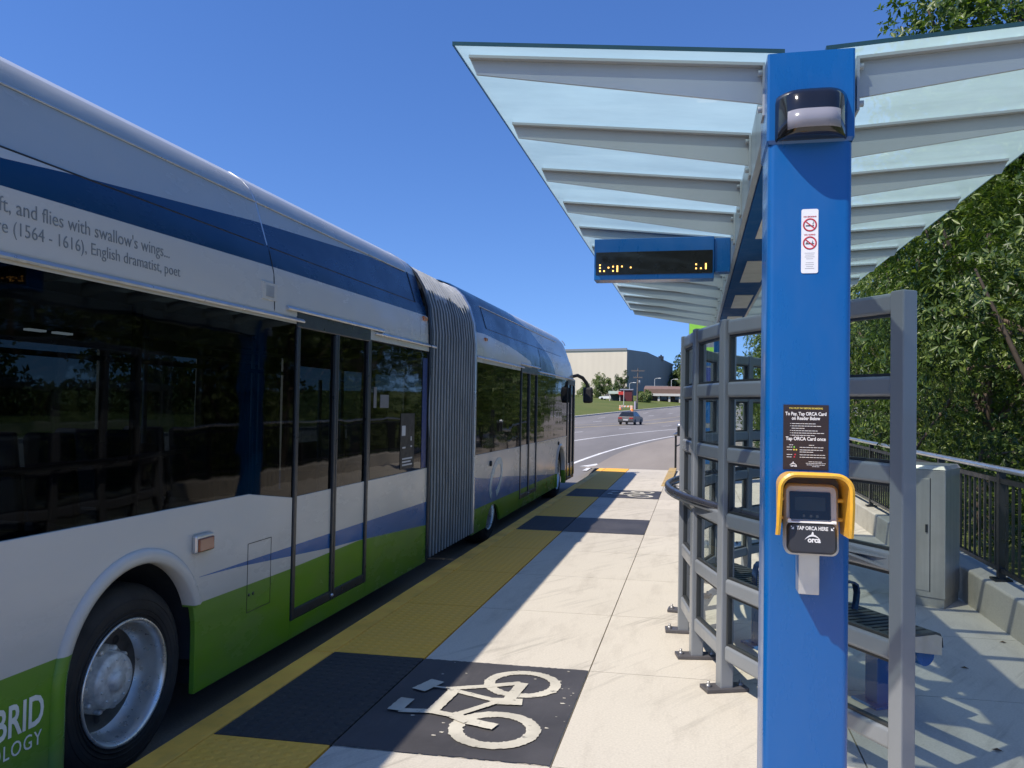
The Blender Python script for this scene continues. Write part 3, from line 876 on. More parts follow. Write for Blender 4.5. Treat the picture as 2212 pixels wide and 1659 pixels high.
# ================================================================== SHELTER
def m_paintmetal(name, c, rough=.32, var=.03, coat=.2, peel=.05):
    m = bpy.data.materials.new(name); t = NT(m)
    n = t.ramp(t.noise(3, 5, .6, mul=(1, 1, .25)), .35, .7, 1 - var, 1 + var)
    v = t.new('ShaderNodeVectorMath', operation='SCALE'); v.inputs[0].default_value = c; t.link(n, v.inputs['Scale'])
    du = t.ramp(t.noise(5, 6, .65, mul=(1, 1, .3)), .45, .75)
    col = t.mix(t.math('MULTIPLY', du, .035), v.outputs[0], (.4, .4, .4))
    t.bsdf(col, t.ramp(du, 0, 1, rough - .05, rough + .15), 0, t.bump(t.noise(240, 2), peel, .002), .5, coat)
    return m
BLUE = m_paintmetal('blue_enamel', (.001, .096, .325))
GREY = m_paintmetal('grey_enamel', (.205, .222, .245), .34, .05, .2)
LGREY = m_paintmetal('light_grey_enamel', (.36, .395, .42), .42, .05, .1)
SPINE = m_paintmetal('grey_blue_enamel', (.28, .33, .38), .4, .05, .1)
STAIN = mat('stainless_plate', (.56, .54, .51), .38, .7, var=.10, scale=12)

def m_frost():
    m = bpy.data.materials.new('frosted_roof_glass'); t = NT(m)
    n = t.math('MULTIPLY', t.ramp(t.noise(1.6, 4, .6), .3, .7, .90, 1.08), t.ramp(t.noise(5, 6, .7, mul=(.4, 1.6, 1)), .35, .75, 1.04, .86))
    col = t.new('ShaderNodeVectorMath', operation='SCALE'); col.inputs[0].default_value = (.56, .77, .75); t.link(n, col.inputs['Scale'])
    tl = t.new('ShaderNodeBsdfTranslucent'); t.link(col.outputs[0], tl.inputs[0])
    df = t.new('ShaderNodeBsdfDiffuse'); df.inputs[0].default_value = (.55, .70, .70, 1)
    tr = t.new('ShaderNodeBsdfTransparent'); tr.inputs[0].default_value = (.80, .93, .90, 1)
    gl = t.new('ShaderNodeBsdfGlossy'); gl.inputs['Roughness'].default_value = .02
    fr = schlick(t, .03)
    a = t.new('ShaderNodeMixShader'); a.inputs[0].default_value = .16
    t.link(tl.outputs[0], a.inputs[1]); t.link(df.outputs[0], a.inputs[2])
    b = t.new('ShaderNodeMixShader'); b.inputs[0].default_value = .36
    t.link(a.outputs[0], b.inputs[1]); t.link(tr.outputs[0], b.inputs[2])
    c = t.new('ShaderNodeMixShader'); t.link(fr, c.inputs[0]); t.link(b.outputs[0], c.inputs[1]); t.link(gl.outputs[0], c.inputs[2])
    t.link(c.outputs[0], t.out.inputs[0]); return m
FROST = m_frost()
GEDGE = mat('green_glass_edge', (.02, .055, .06), .15)
CGLASS = glass('clear_screen_glass', (.90, .945, .925), 0, 0, 1.38)

shel = root('bus_shelter', (.294, 5.8, 0), 'bus stop shelter with blue columns and a butterfly roof of frosted glass on grey ribs', 'bus shelter')
def rrect(x0, x1, y0, y1, r, n=5):
    pts = []
    for cx, cy, a0 in ((x1 - r, y1 - r, 0), (x0 + r, y1 - r, 90), (x0 + r, y0 + r, 180), (x1 - r, y0 + r, 270)):
        for k in range(n + 1):
            a = R(a0 + 90 * k / n); pts.append((cx + r * math.cos(a), cy + r * math.sin(a)))
    return pts
for yc in (2.405, 9.12):
    mb = MB(); rr = rrect(.186, .402, yc - .105, yc + .105, .018)
    mb.loft([[(x, y, z) for x, y in rr] for z in (.012, 2.236)], 0, True, True)
    c = obj('column', mb, BLUE, shel)
    mb = MB(); rr = rrect(.181, .407, yc - .111, yc + .111, .006, 2)
    rr2 = rrect(.186, .402, yc - .105, yc + .105, .006, 2)
    mb.loft([[(x, y, z) for x, y in q] for q, z in ((rr2, 2.222), (rr, 2.232), (rr, 2.471))], 0, False, True)
    mb.add([(x, y, 2.471) for x, y in rr], [tuple(range(len(rr)))])
    obj('column_cap', mb, BLUE, c)
    mb = MB(); mb.box(.10, .49, yc - .19, yc + .19, .001, .018)
    for sx in (.13, .46):
        for sy in (-.16, .16): mb.lathe([(.014, .018), (.014, .034), (0, .036)], (sx, yc + sy, 0), 'Z', 6)
    obj('base_plate', mb, GREY, c)
# spine: two side channels with a blue soffit between them
Y0R, Y1R = 2.42, 9.13
for x0, x1 in ((.183, .205), (.405, .427)):
    mb = MB()
    for a, b in ((2.515, 9.01), (9.232, 9.35)): mb.box(x0, x1, a, b, 2.305, 2.484)
    obj('side_beam', mb, SPINE, shel, bevel=.003)
mb = MB(); mb.box(.2055, .4045, 2.517, 9.0, 2.297, 2.372); sp = obj('spine_soffit', mb, mat('matt_blue_soffit', (.002, .075, .26), .7, var=.04, spec=.15), shel, bevel=.003)
for k in range(5):
    y = 2.62 + 1.36 * k - .02
    if y + .74 > 8.9: continue
    mb = MB(); mb.box(.262, .386, y + .58, y + 1.33, 2.2925, 2.2975); obj('soffit_panel', mb, mat('opal_panel', (.56, .57, .57), .4), sp, bevel=.002)
RY = [2.42 + .61 * k for k in range(12)]
LT = lambda x: 2.490 + (.183 - x) * .105          # top of the left ribs
RT = lambda x: 2.490 + (x - .427) * .050          # top of the right ribs
def rib(y, xr, xt, T):
    mb = MB(); sg = 1 if xt > xr else -1
    h = .004
    web = [(xr, T(xr) - .009), (xt, T(xt) - .009), (xt - sg * .02, T(xt) - .055), (xr, T(xr) - .112)]
    mb.prism(web, lambda a, b, k: (a, y - h + 2 * h * k, b))
    mb.prism([(xr, T(xr) - .0085), (xt, T(xt) - .0085), (xt, T(xt)), (xr, T(xr))], lambda a, b, k: (a, y - .026 + .052 * k, b))
    # bolted end plate against the beam
    mb.box(min(xr, xr + sg * .007), max(xr, xr + sg * .007), y - .034, y + .034, T(xr) - .155, T(xr) - .010)
    for z in (.03, .135): mb.lathe([(.009, 0), (.009, .012), (0, .013)], (xr + (.007 if sg > 0 else -.019), y - .022, T(xr) - z), 'X', 6)
    return mb
for y in RY:
    obj('rib', rib(y, .1825, -.700, LT), LGREY, shel)
    obj('rib', rib(y, .4275, 1.225, RT), LGREY, shel)
for nm, xa, xb, T in (('l', -.735, .230, LT), ('r', .338, 1.26, RT)):
    mb = MB(); q = [(xa, T(xa) + .006), (xb, T(xb) + .006)]
    mb.add([(a, y, b) for y in (2.335, 9.215) for a, b in q], [(0, 1, 3, 2)])
    q = [(xa, T(xa) + .0015), (xb, T(xb) + .0015), (xb, T(xb) + .0135), (xa, T(xa) + .0135)]
    for yy in (2.333, 9.215): mb.prism(q, lambda a, b, k: (a, yy + .002 * k, b), 1)
    for (a, b), (c, d) in ((q[0], q[3]), (q[1], q[2])): mb.add([(a, 2.335, b), (a, 9.215, b), (c, 9.215, d), (c, 2.335, d)], [(0, 1, 2, 3)], 1)
    obj('roof_pane', mb, [FROST, GEDGE], shel)

# ---- things fixed to the near column
lamp = root('wall_lamp', (.295, 2.29, 2.245), 'black hooded lamp with a white curved lens at the top of the blue column', 'lamp')
def bulge(u, d=.088): return 2.2935 - d * (1 - abs(u) ** 3.2)
mb = MB(); U = [-1 + 2 * k / 24 for k in range(25)]
def lx(u, sc=1.): return .2945 + .0925 * sc * (abs(u) ** .8 * (1 if u > 0 else -1))
secs = []
for z, sc, dd in ((2.228, .90, .040), (2.225, .965, .062), (2.231, 1, .076), (2.262, 1, .082), (2.300, 1, .080), (2.330, 1, .074), (2.346, .97, .060), (2.352, .90, .035)):
    secs.append([(lx(u, sc), bulge(u, dd), z) for u in U])
mb.loft(secs)
for sct in (secs[0], secs[-1]): mb.add(sct, [tuple(range(25))])
obj('lamp_housing', mb, mat('glossy_black_plastic', (.010, .010, .011), .16, var=.1, coat=.4), lamp)
mb = MB(); U2 = [-.66 + 1.32 * k / 20 for k in range(21)]
mb.loft([[(lx(u), bulge(u, d) - .001, z) for u in U2] for z, d in ((2.2375, .080), (2.238, .0835), (2.286, .0828), (2.2865, .080))])
obj('lamp_lens', mb, mat('milky_lens', (.24, .24, .28), .25, var=.04), lamp)

FY = 2.2995   # column face
def plate(name, x0, x1, z0, z1, r, th, m, label, cat, y=FY):
    mb = MB(); pts = rrect(x0, x1, z0, z1, r) if r else [(x0, z0), (x1, z0), (x1, z1), (x0, z1)]
    mb.prism(pts, lambda a, b, k: (a, y - th * k, b))
    o = obj(name, mb, m, None, ((x0 + x1) / 2, y, (z0 + z1) / 2)); tag(o, label, cat); return o
def onface(x0, z0, d):
    return lambda x, y, z: (x0 + x, FY - d - z, z0 + y)
def disc(mb, cx, cz, r0, r1, d, th=.0006, seg=36):
    mb.lathe([(r0, 0), (r0, -th), (r1, -th), (r1, 0)], (cx, FY - d, cz), 'Y', seg)
RED_I = mat('red_ink', (.50, .03, .05), .5); BLK_I = mat('black_ink', (.03, .03, .03), .5); WHT_I = mat('white_ink', (.80, .79, .78), .5); GRY_I = mat('grey_ink', (.42, .42, .42), .5)
YEL_I = mat('yellow_ink', (.75, .60, .10), .5)
st = plate('sticker', .273, .3165, 1.867, 2.041, .005, .0012, mat('white_vinyl', (.82, .81, .82), .35, var=.03), 'white vertical sticker with two red prohibition circles on the blue column', 'sticker')
for cz, vape in ((1.998, 0), (1.949, 1)):
    mb = MB(); disc(mb, .2948, cz, .0142, .0180, .0013)
    mb.obox((.2948, FY - .0017, cz), (.0118, 0, -.0100), (.0010, 0, .0012), (0, .0003, 0)); obj('prohibition_ring', mb, RED_I, st)
    mb = MB()
    if not vape:
        mb.box(.284, .300, FY - .0017, FY - .0013, cz - .004, cz - .001); mb.box(.301, .305, FY - .0017, FY - .0013, cz - .004, cz - .001)
        mb.tube([(.3035, FY - .0015, cz), (.302, FY - .0015, cz + .004), (.305, FY - .0015, cz + .006), (.3035, FY - .0015, cz + .009)], .0007, 5)
    else:
        mb.box(.284, .306, FY - .0017, FY - .0013, cz - .0035, cz - .001); mb.box(.286, .289, FY - .0017, FY - .0013, cz - .001, cz + .002)
        mb.tube([(.300, FY - .0015, cz), (.303, FY - .0015, cz + .003), (.301, FY - .0015, cz + .006)], .0007, 5)
    obj('pictogram', mb, BLK_I, st)
    obj('lettering', text_mb('NO SMOKING' if not vape else 'NO VAPING', .0052, onface(.2948, cz + .0205, .0013), .0002, 'CENTER', .0001), RED_I, st)
mb = MB()
for k, wd in enumerate((.026, .022, .026, .018, .0, .020, .022, .018, .024)): 
    if wd: mb.box(.2948 - wd / 2, .2948 + wd / 2, FY - .0016, FY - .0012, 1.921 - .0052 * k, 1.9222 - .0052 * k)
obj('fine_print', mb, GRY_I, st)

po = plate('poster', .231, .346, 1.338, 1.512, 0, .0015, mat('dark_brown_print', (.030, .018, .016), .4, var=.06), 'dark brown notice with white heading text above the card reader on the blue column', 'poster')
PC = .2885
obj('lettering', text_mb('YOU MUST PAY BEFORE BOARDING', .0062, onface(PC, 1.5005, .0016), .0002, 'CENTER', .00012, 1, .86), YEL_I, po)
for tx_, z in (('To Pay, Tap ORCA Card', 1.4835), ('on Reader Below', 1.4715)): obj('lettering', text_mb(tx_, .0128, onface(PC, z, .0016), .0003, 'CENTER', .00035, 1, .80), WHT_I, po)
obj('lettering', text_mb('Tap ORCA Card once', .0132, onface(PC, 1.4165, .0016), .0003, 'CENTER', .00035, 1, .84), WHT_I, po)
mb = MB(); rnd = random.Random(2)
def dashes(mb, x, z, L, h=.0014):
    while L > .003:
        q = min(L, rnd.uniform(.004, .010)); mb.box(x, x + q, FY - .0019, FY - .0016, z, z + h); x += q + .0012; L -= q + .0012
for k, (ind, L) in enumerate(((0, .062), (0, .078), (0, .034), (0, .068), (0, .084), (0, .06))):
    dashes(mb, .2525, 1.4605 - .0063 * k, L)
    if k not in (2,): mb.box(.2485, .2500, FY - .0019, FY - .0016, 1.4605 - .0063 * k, 1.462 - .0063 * k)
for x, L in ((.2465, .010), (.297, .013)): dashes(mb, x, 1.4030, L)
for k, (z, L) in enumerate(((1.397, .060), (1.390, .060), (1.3845, .036), (1.377, .066), (1.3705, .066))):
    dashes(mb, .2735, z, L)
    if k != 2: dashes(mb, .2405, z, .014)
for k, L in enumerate((.036, .050, .046, .018)): dashes(mb, .3145 - L / 2, 1.359 - .0042 * k, L, .0012)
obj('fine_print', mb, WHT_I, po)
for x, z, m in ((.2595, 1.397, mat('green_ink', (.2, .6, .1), .5)), (.2590, 1.390, YEL_I), (.2650, 1.390, YEL_I), (.2620, 1.377, RED_I), (.2600, 1.3705, RED_I)):
    mb = MB(); mb.lathe([(0, 0), (.0022, 0)], (x, FY - .0018, z + .001), 'Y', 12); mb.box(x - .0015, x + .0015, FY - .0019, FY - .0016, z - .0004, z + .0024); obj('status_dot', mb, m, po)
def whale(x0, z0, s, d, par, m=None, fy=None):
    """arched back with a fin over the lettering"""
    f0 = FY if fy is None else fy
    mb = MB(); n = 26
    top = []; bot = []
    for k in range(n + 1):
        t_ = k / n; x = -1.25 + 2.3 * t_
        zt = .98 * math.sin(math.pi * min(1, t_ * .92 + .02)) ** .8
        th = .30 * math.sin(math.pi * t_) ** .7 + .01
        top.append((x, zt)); bot.append((x, zt - th))
    mb.loft([[(x0 + a * s, f0 - d, z0 + b * s) for a, b in top], [(x0 + a * s, f0 - d, z0 + b * s) for a, b in bot]], 0, False)
    mb.add([(x0 + a * s, f0 - d - .0001, z0 + b * s) for a, b in ((-.30, .80), (-.12, 1.42), (.06, 1.34), (.16, .88))], [(0, 1, 2, 3)])
    return obj('logo_mark', mb, m or WHT_I, par)
whale(.2575, 1.3475, .0082, .0018, po)
obj('lettering', text_mb('orca', .0098, onface(.2585, 1.3455, .0019), .0002, 'CENTER', .0003, .95, .95), WHT_I, po)

# ---- card reader
rd = root('card_reader', (.295, 2.30, 1.02), 'grey fare card reader with a black screen under a curved yellow hood', 'card reader')
mb = MB(); mb.prism(rrect(.262, .3135, 1.026, 1.16, .002, 2), lambda a, b, k: (a + .004, FY + .05 - .062 * k - .0505, b - .007)); obj('bracket', mb, STAIN, rd, bevel=.002)
FY0 = FY; FY = FY - .05          # the reader stands off the column on its bracket
MB0 = MB
class MB(MB0):
    def add(s, vs, fs, mi=0, smooth=False): return MB0.add(s, [(v[0] - .006, v[1], v[2] + .007) for v in vs], fs, mi, smooth)
BODY = mat('light_grey_plastic', (.50, .49, .47), .45, var=.05)
def tilt(a, b, k):   # front face leans back a little
    return (a, FY - .002 - (.085 - .10 * (b - 1.14)) * k, b)
mb = MB()
def secr(x0, x1, z0, z1, r, y, zt=0): return [(a, y + (b - 1.13) * zt, b) for a, b in rrect(x0, x1, z0, z1, r, 5)]
mb.loft([secr(.234, .356, 1.135, 1.296, .014, FY - .003), secr(.230, .360, 1.126, 1.300, .018, FY - .03, .06), secr(.229, .361, 1.124, 1.301, .018, FY - .072, .14), secr(.235, .355, 1.130, 1.296, .014, FY - .080, .14)], 0, True, True)
e = secr(.235, .355, 1.130, 1.296, .014, FY - .080, .14); mb.add(e, [tuple(range(len(e)))])
obj('reader_body', mb, BODY, rd)
mb = MB(); mb.prism(rrect(.226, .371, 1.185, 1.318, .02, 5), lambda a, b, k: (a, FY + .022 - .03 * k, b)); obj('hood_filler', mb, mat('hood_shade_brown', (.20, .18, .16), .5, var=.06), rd)  # added filler, coloured like the shade inside the hood
def facey(b, d=0): return FY - .0805 - d + (b - 1.13) * .14
mb = MB(); mb.prism(rrect(.2425, .3415, 1.214, 1.283, .003, 2), lambda a, b, k: (a, facey(b, .0025 * k), b)); sc_ = obj('reader_screen', mb, mat('screen_black', (.010, .010, .011), .12, var=.05), rd)
mb = MB(); mb.prism(rrect(.2555, .3285, 1.236, 1.270, .001, 1), lambda a, b, k: (a, facey(b, .0026 + .0003 * k), b)); obj('display', mb, mat('lcd_grey', (.028, .034, .034), .15, var=.05), sc_)
for x in (.277, .294, .309):
    mb = MB(); mb.prism(rrect(x - .003, x + .003, 1.219, 1.2255, .001, 1), lambda a, b, k: (a, facey(b, .0026 + .0003 * k), b)); obj('status_light', mb, mat('lcd_icon', (.09, .10, .10), .4), sc_)
mb = MB()
mb.loft([secr(.2345, .3535, 1.131, 1.206, .014, FY - .06, .05), secr(.2345, .3535, 1.131, 1.206, .016, FY - .092, .09), secr(.240, .348, 1.137, 1.203, .012, FY - .099, .10)], 0, True, True)
e = secr(.240, .348, 1.137, 1.203, .012, FY - .099, .10); mb.add(e, [tuple(range(len(e)))])
pad = obj('tap_pad', mb, mat('charcoal_pad', (.030, .030, .034), .5, var=.08), rd)
mb = MB(); mb.prism([(.2355, 1.2065), (.3525, 1.2065), (.3525, 1.2135), (.343, 1.2135), (.341, 1.2105), (.245, 1.2105), (.243, 1.2165), (.2355, 1.2165)], lambda a, b, k: (a, FY - .06 - .031 * k, b)); obj('pad_rim', mb, mat('white_plastic', (.78, .77, .76), .4, var=.03), pad, bevel=.0015)
def onpad(x0, z0, d=.0992): return lambda x, y, z: (x0 + x, FY - d - z + (z0 + y - 1.13) * .10, z0 + y)
obj('lettering', text_mb('TAP ORCA HERE', .0128, onpad(.2945, 1.1905), .0004, 'CENTER', .0003, 1, .78), WHT_I, pad)
for sx in (-1, 1):
    mb = MB(); x = .2945 + sx * .0475; mb.add([onpad(x, 1.1915)(a * sx, b, .0004) for a, b in ((-.0035, -.0005), (.0030, -.0005), (-.0035, .006))], [(0, 1, 2)])
    mb.add([onpad(x, 1.1915)(a * sx, b, .0004) for a, b in ((-.001, .0015), (.001, .0035), (.0045, .0070), (.0025, .0080))], [(0, 1, 2, 3)]); obj('pointer_mark', mb, WHT_I, pad)
obj('lettering', text_mb('orca', .0185, onpad(.2985, 1.1605), .0004, 'CENTER', .0006, .95, .95), WHT_I, pad)
whale(.2955, 1.1645, .0158, .0965, pad)
# hood
HY = mat('yellow_hood_plastic', (.82, .43, .035), .38, var=.06, scale=20, coat=.2)
path = []
A_ = [(.2185, 1.176), (.2195, 1.20), (.2205, 1.25), (.2215, 1.285)]
for k in range(9):
    a = R(180 - 90 * k / 8); A_.append((.2515 + .030 * math.cos(a), 1.293 + .030 * math.sin(a)))
for k in range(9):
    a = R(90 - 90 * k / 8); A_.append((.3425 + .030 * math.cos(a), 1.293 + .030 * math.sin(a)))
A_ += [(.3730, 1.285), (.3740, 1.25), (.3750, 1.20), (.3755, 1.176)]
secs = []
for i, (a, b) in enumerate(A_):
    t_ = max(0, (1.30 - b) / .124)
    p = Vector((a, b)); q0 = Vector(A_[max(0, i - 1)]); q1 = Vector(A_[min(len(A_) - 1, i + 1)])
    nrm = Vector(((q1 - q0).y, -(q1 - q0).x)).normalized() * -1
    dep0, dep1 = FY + .020 - .045 * t_, FY - .135 + .030 * t_ ** 2
    fl = .007
    o1, o2 = p + nrm * .0045, p - nrm * .0045
    oo1, oo2 = p + nrm * (.007 + fl), p + nrm * (fl - .005)
    secs.append([(o2.x, dep0, o2.y), (o1.x, dep0, o1.y), (oo1.x, dep1, oo1.y), ((oo1.x + oo2.x) / 2, dep1 - .004, (oo1.y + oo2.y) / 2), (oo2.x, dep1, oo2.y)])
mb = MB(); mb.loft(secs, 0, False, True)
for s_ in (secs[0], secs[-1]): mb.add(s_, [tuple(range(5))])
obj('hood', mb, HY, rd)
for x0, x1 in ((.222, .236), (.352, .372)):
    for z in (1.214, 1.262):
        mb = MB(); mb.tube([(x0, FY - .05, z), (x1, FY - .05, z)], .0055, 8); obj('hood_bolt', mb, HY, rd)
FY = FY0; MB = MB0


# ---- hanging departure sign
sg = root('departure_sign', (-.25, 4.78, 2.24), 'blue box sign with a dark amber-dot display hanging under the glass roof', 'sign')
mb = MB(); mb.box(-.590, .092, 4.715, 4.835, 2.233, 2.475); mb.box(.0925, .183, 4.735, 4.82, 2.272, 2.468)
obj('sign_box', mb, BLUE, sg, bevel=.004)
mb = MB(); mb.box(-.580, .084, 4.7115, 4.717, 2.264, 2.396); ds = obj('display', mb, mat('display_black', (.014, .014, .013), .12, var=.08), sg, bevel=.001)
LED = emis('amber_led', (1.0, .50, .12), 2.6)
def sx(c): return -.582 + (c - 190) / 1000 * .668
def sz(c): return 2.398 - (c - 403) / 194 * .136
mb = MB()
for c, r in ((230, 513), (230, 537), (230, 563), (266, 563), (304, 535), (344, 527), (344, 563), (381, 525), (381, 539), (381, 552), (381, 565), (421, 527), (497, 537), (1050, 522), (1050, 555), (1090, 555), (1131, 520), (1131, 532), (1131, 544), (1131, 556)):
    mb.box(sx(c) - .0042, sx(c) + .0042, 4.710, 4.7118, sz(r) - .0042, sz(r) + .0042)
obj('led_dots', mb, LED, ds)
mb = MB(); mb.box(-.588, .090, 4.8355, 4.842, 2.24, 2.47); obj('sign_back', mb, GREY, sg)

# ---- curved wind screen
pts = [(.797, 3.455), (.465, 3.965), (.165, 4.50), (.018, 5.03), (-.065, 5.57)]
posts = pts + [(x, 11.68 - y) for x, y in reversed(pts)]
ws = root('wind_screen', (0, 5.84, 0), 'curved grey wind screen of square glass panes standing along the platform', 'wind screen')
PT = .036
FOOT = mat('dark_footplate', (.085, .08, .085), .5, var=.2)
dirs = []
for i in range(len(posts)):
    a = Vector(posts[max(0, i - 1)]); b = Vector(posts[min(len(posts) - 1, i + 1)]); dirs.append((b - a).normalized())
ZR = [.205, .555, .902, 1.250, 1.598, 1.930]
for i, (p, d) in enumerate(zip(posts, dirs)):
    n_ = Vector((d.y, -d.x))
    D, N = Vector((d.x, d.y, 0)), Vector((n_.x, n_.y, 0))
    mb = MB(); mb.obox((p[0], p[1], .9935), D * .034, N * .036, (0, 0, .9815)); po_ = obj('post', mb, GREY, ws, bevel=.006)
    mb = MB(); mb.obox((p[0], p[1], .0115), D * .052, N * .118, (0, 0, .010)); fp = obj('foot_plate', mb, FOOT, po_, bevel=.003)
    for s_ in (-.09, .09):
        q = Vector((p[0], p[1], 0)) + N * s_; mb = MB()
        mb.lathe([(.016, .022), (.016, .034), (.008, .035), (.007, .050), (0, .051)], (q.x, q.y, 0), 'Z', 6)
        obj('foot_bolt', mb, mat('zinc_bolt', (.35, .34, .34), .4, .8), fp)
for i in range(len(posts) - 1):
    a, b = Vector((*posts[i], 0)), Vector((*posts[i + 1], 0)); d = (b - a).normalized(); n_ = Vector((d.y, -d.x, 0))
    a2, b2 = a + d * .034, b - d * .034
    for z in ZR:
        mb = MB(); h = .038 if z < 1.9 else .036
        m_ = (a2 + b2) / 2
        mb.obox((m_.x, m_.y, z), (b2 - a2) / 2, n_ * .027, (0, 0, .041))
        obj('rail', mb, GREY, ws, bevel=.016, seg=4)
    # glazing bead beside each post and the five panes
    for za, zb in zip(ZR, ZR[1:]):
        za, zb = za + .0405, zb - .0405
        c1, c2 = a2 + d * .014, b2 - d * .014
        mb = MB(); mb.add([(c1.x, c1.y, za + .012), (c2.x, c2.y, za + .012), (c2.x, c2.y, zb - .012), (c1.x, c1.y, zb - .012)], [(0, 1, 2, 3)])
        g_ = obj('glass_pane', mb, CGLASS, ws)
        mb = MB()
        for q in (a2 + d * .0085, b2 - d * .0085): mb.obox((q.x, q.y, (za + zb) / 2), d * .0075, n_ * .012, (0, 0, (zb - za) / 2))
        for z in (za + .006, zb - .006): mb.obox(((a2 + b2) / 2).to_tuple()[:2] + (z,), d * ((b2 - a2).length / 2 - .017), n_ * .012, (0, 0, .0058))
        obj('pane_gasket', mb, mat('dark_gasket', (.03, .033, .035), .5), g_)
# ---- leaning rail round the outside of the screen
lr = root('lean_rail', (-.2, 5.84, .95), 'dark curved lean rail with a pale steel flat under it on the wind screen', 'rail')
half = [(.585, 3.66), (.425, 3.98), (.315, 4.27), (.155, 4.56), (.021, 4.87), (-.085, 5.16), (-.150, 5.45), (-.183, 5.70)]
full = half + [(-.188, 5.84)] + [(x, 11.68 - y) for x, y in reversed(half)]
def smooth(p, it=2):
    for _ in range(it):
        q = [p[0]]
        for a, b in zip(p, p[1:]): q += [(a[0] * .75 + b[0] * .25, a[1] * .75 + b[1] * .25), (a[0] * .25 + b[0] * .75, a[1] * .25 + b[1] * .75)]
        p = q + [p[-1]]
    return p
full = smooth(full)
mb = MB(); mb.tube([(x, y, .955) for x, y in full], .021, 12); obj('rail_tube', mb, mat('dark_rail_coating', (.035, .037, .05), .32, var=.15), lr)
mb = MB(); secs = []
for i, (x, y) in enumerate(full):
    a = Vector(full[max(0, i - 1)]); b = Vector(full[min(len(full) - 1, i + 1)]); d = (b - a).normalized(); n_ = Vector((-d.y, d.x))
    secs.append([(x + n_.x * u, y + n_.y * u, z) for u, z in ((.020, .921), (.020, .929), (-.020, .929), (-.020, .921))])
mb.loft(secs, 0, False, True); obj('rail_flat', mb, ALU, lr)
for i, p in enumerate(posts):
    j = min(full, key=lambda q: (q[0] - p[0]) ** 2 + (q[1] - p[1]) ** 2)
    mb = MB(); mb.bar((p[0], p[1], .865), (j[0], j[1], .918), .03, .008); mb.bar((p[0], p[1], .915), (j[0], j[1], .918), .03, .006); obj('rail_bracket', mb, GREY, lr)

# ---- bench behind the screen
NAVY = m_paintmetal('navy_enamel', (.01, .035, .12))
bA = Vector((1.165, 4.26, 0)); wd = Vector((-.866, -.5, 0)); ld = Vector((-.5, .866, 0))
be = root('bench', (.97, 4.15, 0), 'perforated dark steel bench with blue legs and armrest behind the wind screen', 'bench')
BSEAT = mat('perforated_dark_steel', (.07, .078, .08), .45, .35, var=.12, scale=5, bump=.35, bscale=110)
Lb, Wb = 1.75, .40
prof = [(.0, .385), (.004, .42), (.018, .442), (.045, .452), (.12, .450), (.30, .446), (Wb - .03, .452), (Wb - .004, .44), (Wb, .40)]
mb = MB()
secs = []
for s_ in (0, .03, .58, 1.16, 1.72, Lb):
    secs.append([tuple(bA + wd * u + ld * s_ + Vector((0, 0, z))) for u, z in prof])
mb.loft(secs)
secs2 = [[tuple(Vector(q) - Vector((0, 0, .012))) for q in s_] for s_ in secs]
mb.loft(secs2)
for a, b in ((secs[0], secs2[0]), (secs[-1], secs2[-1])): mb.loft([a, b], 0, False)
obj('seat', mb, BSEAT, be)
mb = MB()
secs = [[tuple(bA + wd * (.012 + u) + ld * s_ + Vector((0, 0, z))) for u, z in ((.0, .34), (0, .428), (.03, .439), (Wb - .06, .434), (Wb - .03, .40))] for s_ in (-.004, .010)]
mb.loft(secs, 0, False); 
for s_ in secs: mb.add(s_, [tuple(range(5))])
obj('end_plate', mb, STAIN, be)
mb = MB()
for k in range(34):
    s_ = .05 + k * .05
    if s_ > Lb - .05: break
    c = bA + ld * s_
    mb.bar(c + wd * .06 + Vector((0, 0, .4525)), c + wd * .34 + Vector((0, 0, .4485)), .012, .003)
obj('seat_slots', mb, RUBBER, be)
mb = MB(); c = bA + wd * .075; mb.tube([c + ld * .03 + Vector((0, 0, .335)), c + ld * (Lb - .1) + Vector((0, 0, .335))], .052, 20); obj('beam', mb, BLUE, be)
for s_ in (.34, 1.36):
    mb = MB(); c2 = c + ld * s_; mb.obox((c2.x, c2.y, .17), wd * .045, ld * .045, (0, 0, .165)); lg = obj('leg', mb, BLUE, be, bevel=.006)
    mb = MB(); mb.obox((c2.x, c2.y, .008), wd * .09, ld * .09, (0, 0, .0065)); obj('foot_plate', mb, BLUE, lg)
for s_ in (.46, 1.02):
    mb = MB(); c2 = bA + ld * s_
    path = [(.12, .45), (.11, .50), (.105, .545), (.115, .585), (.14, .60), (.28, .605), (.33, .60), (.35, .58), (.36, .53), (.36, .45)]
    secs = [[tuple(c2 + wd * u + ld * e + Vector((0, 0, z))) for e, z in ((-.022, z0), (.022, z0))] for u, z0 in path]
    secs_i = [[tuple(c2 + wd * (.235 + (u - .235) * .94) + ld * e + Vector((0, 0, z0 - .008))) for e in (-.022, .022)] for u, z0 in path]
    loop = [[a[0], a[1], b[1], b[0]] for a, b in zip(secs, secs_i)]
    mb.loft(loop, 0, False, True); obj('armrest', mb, NAVY, be)

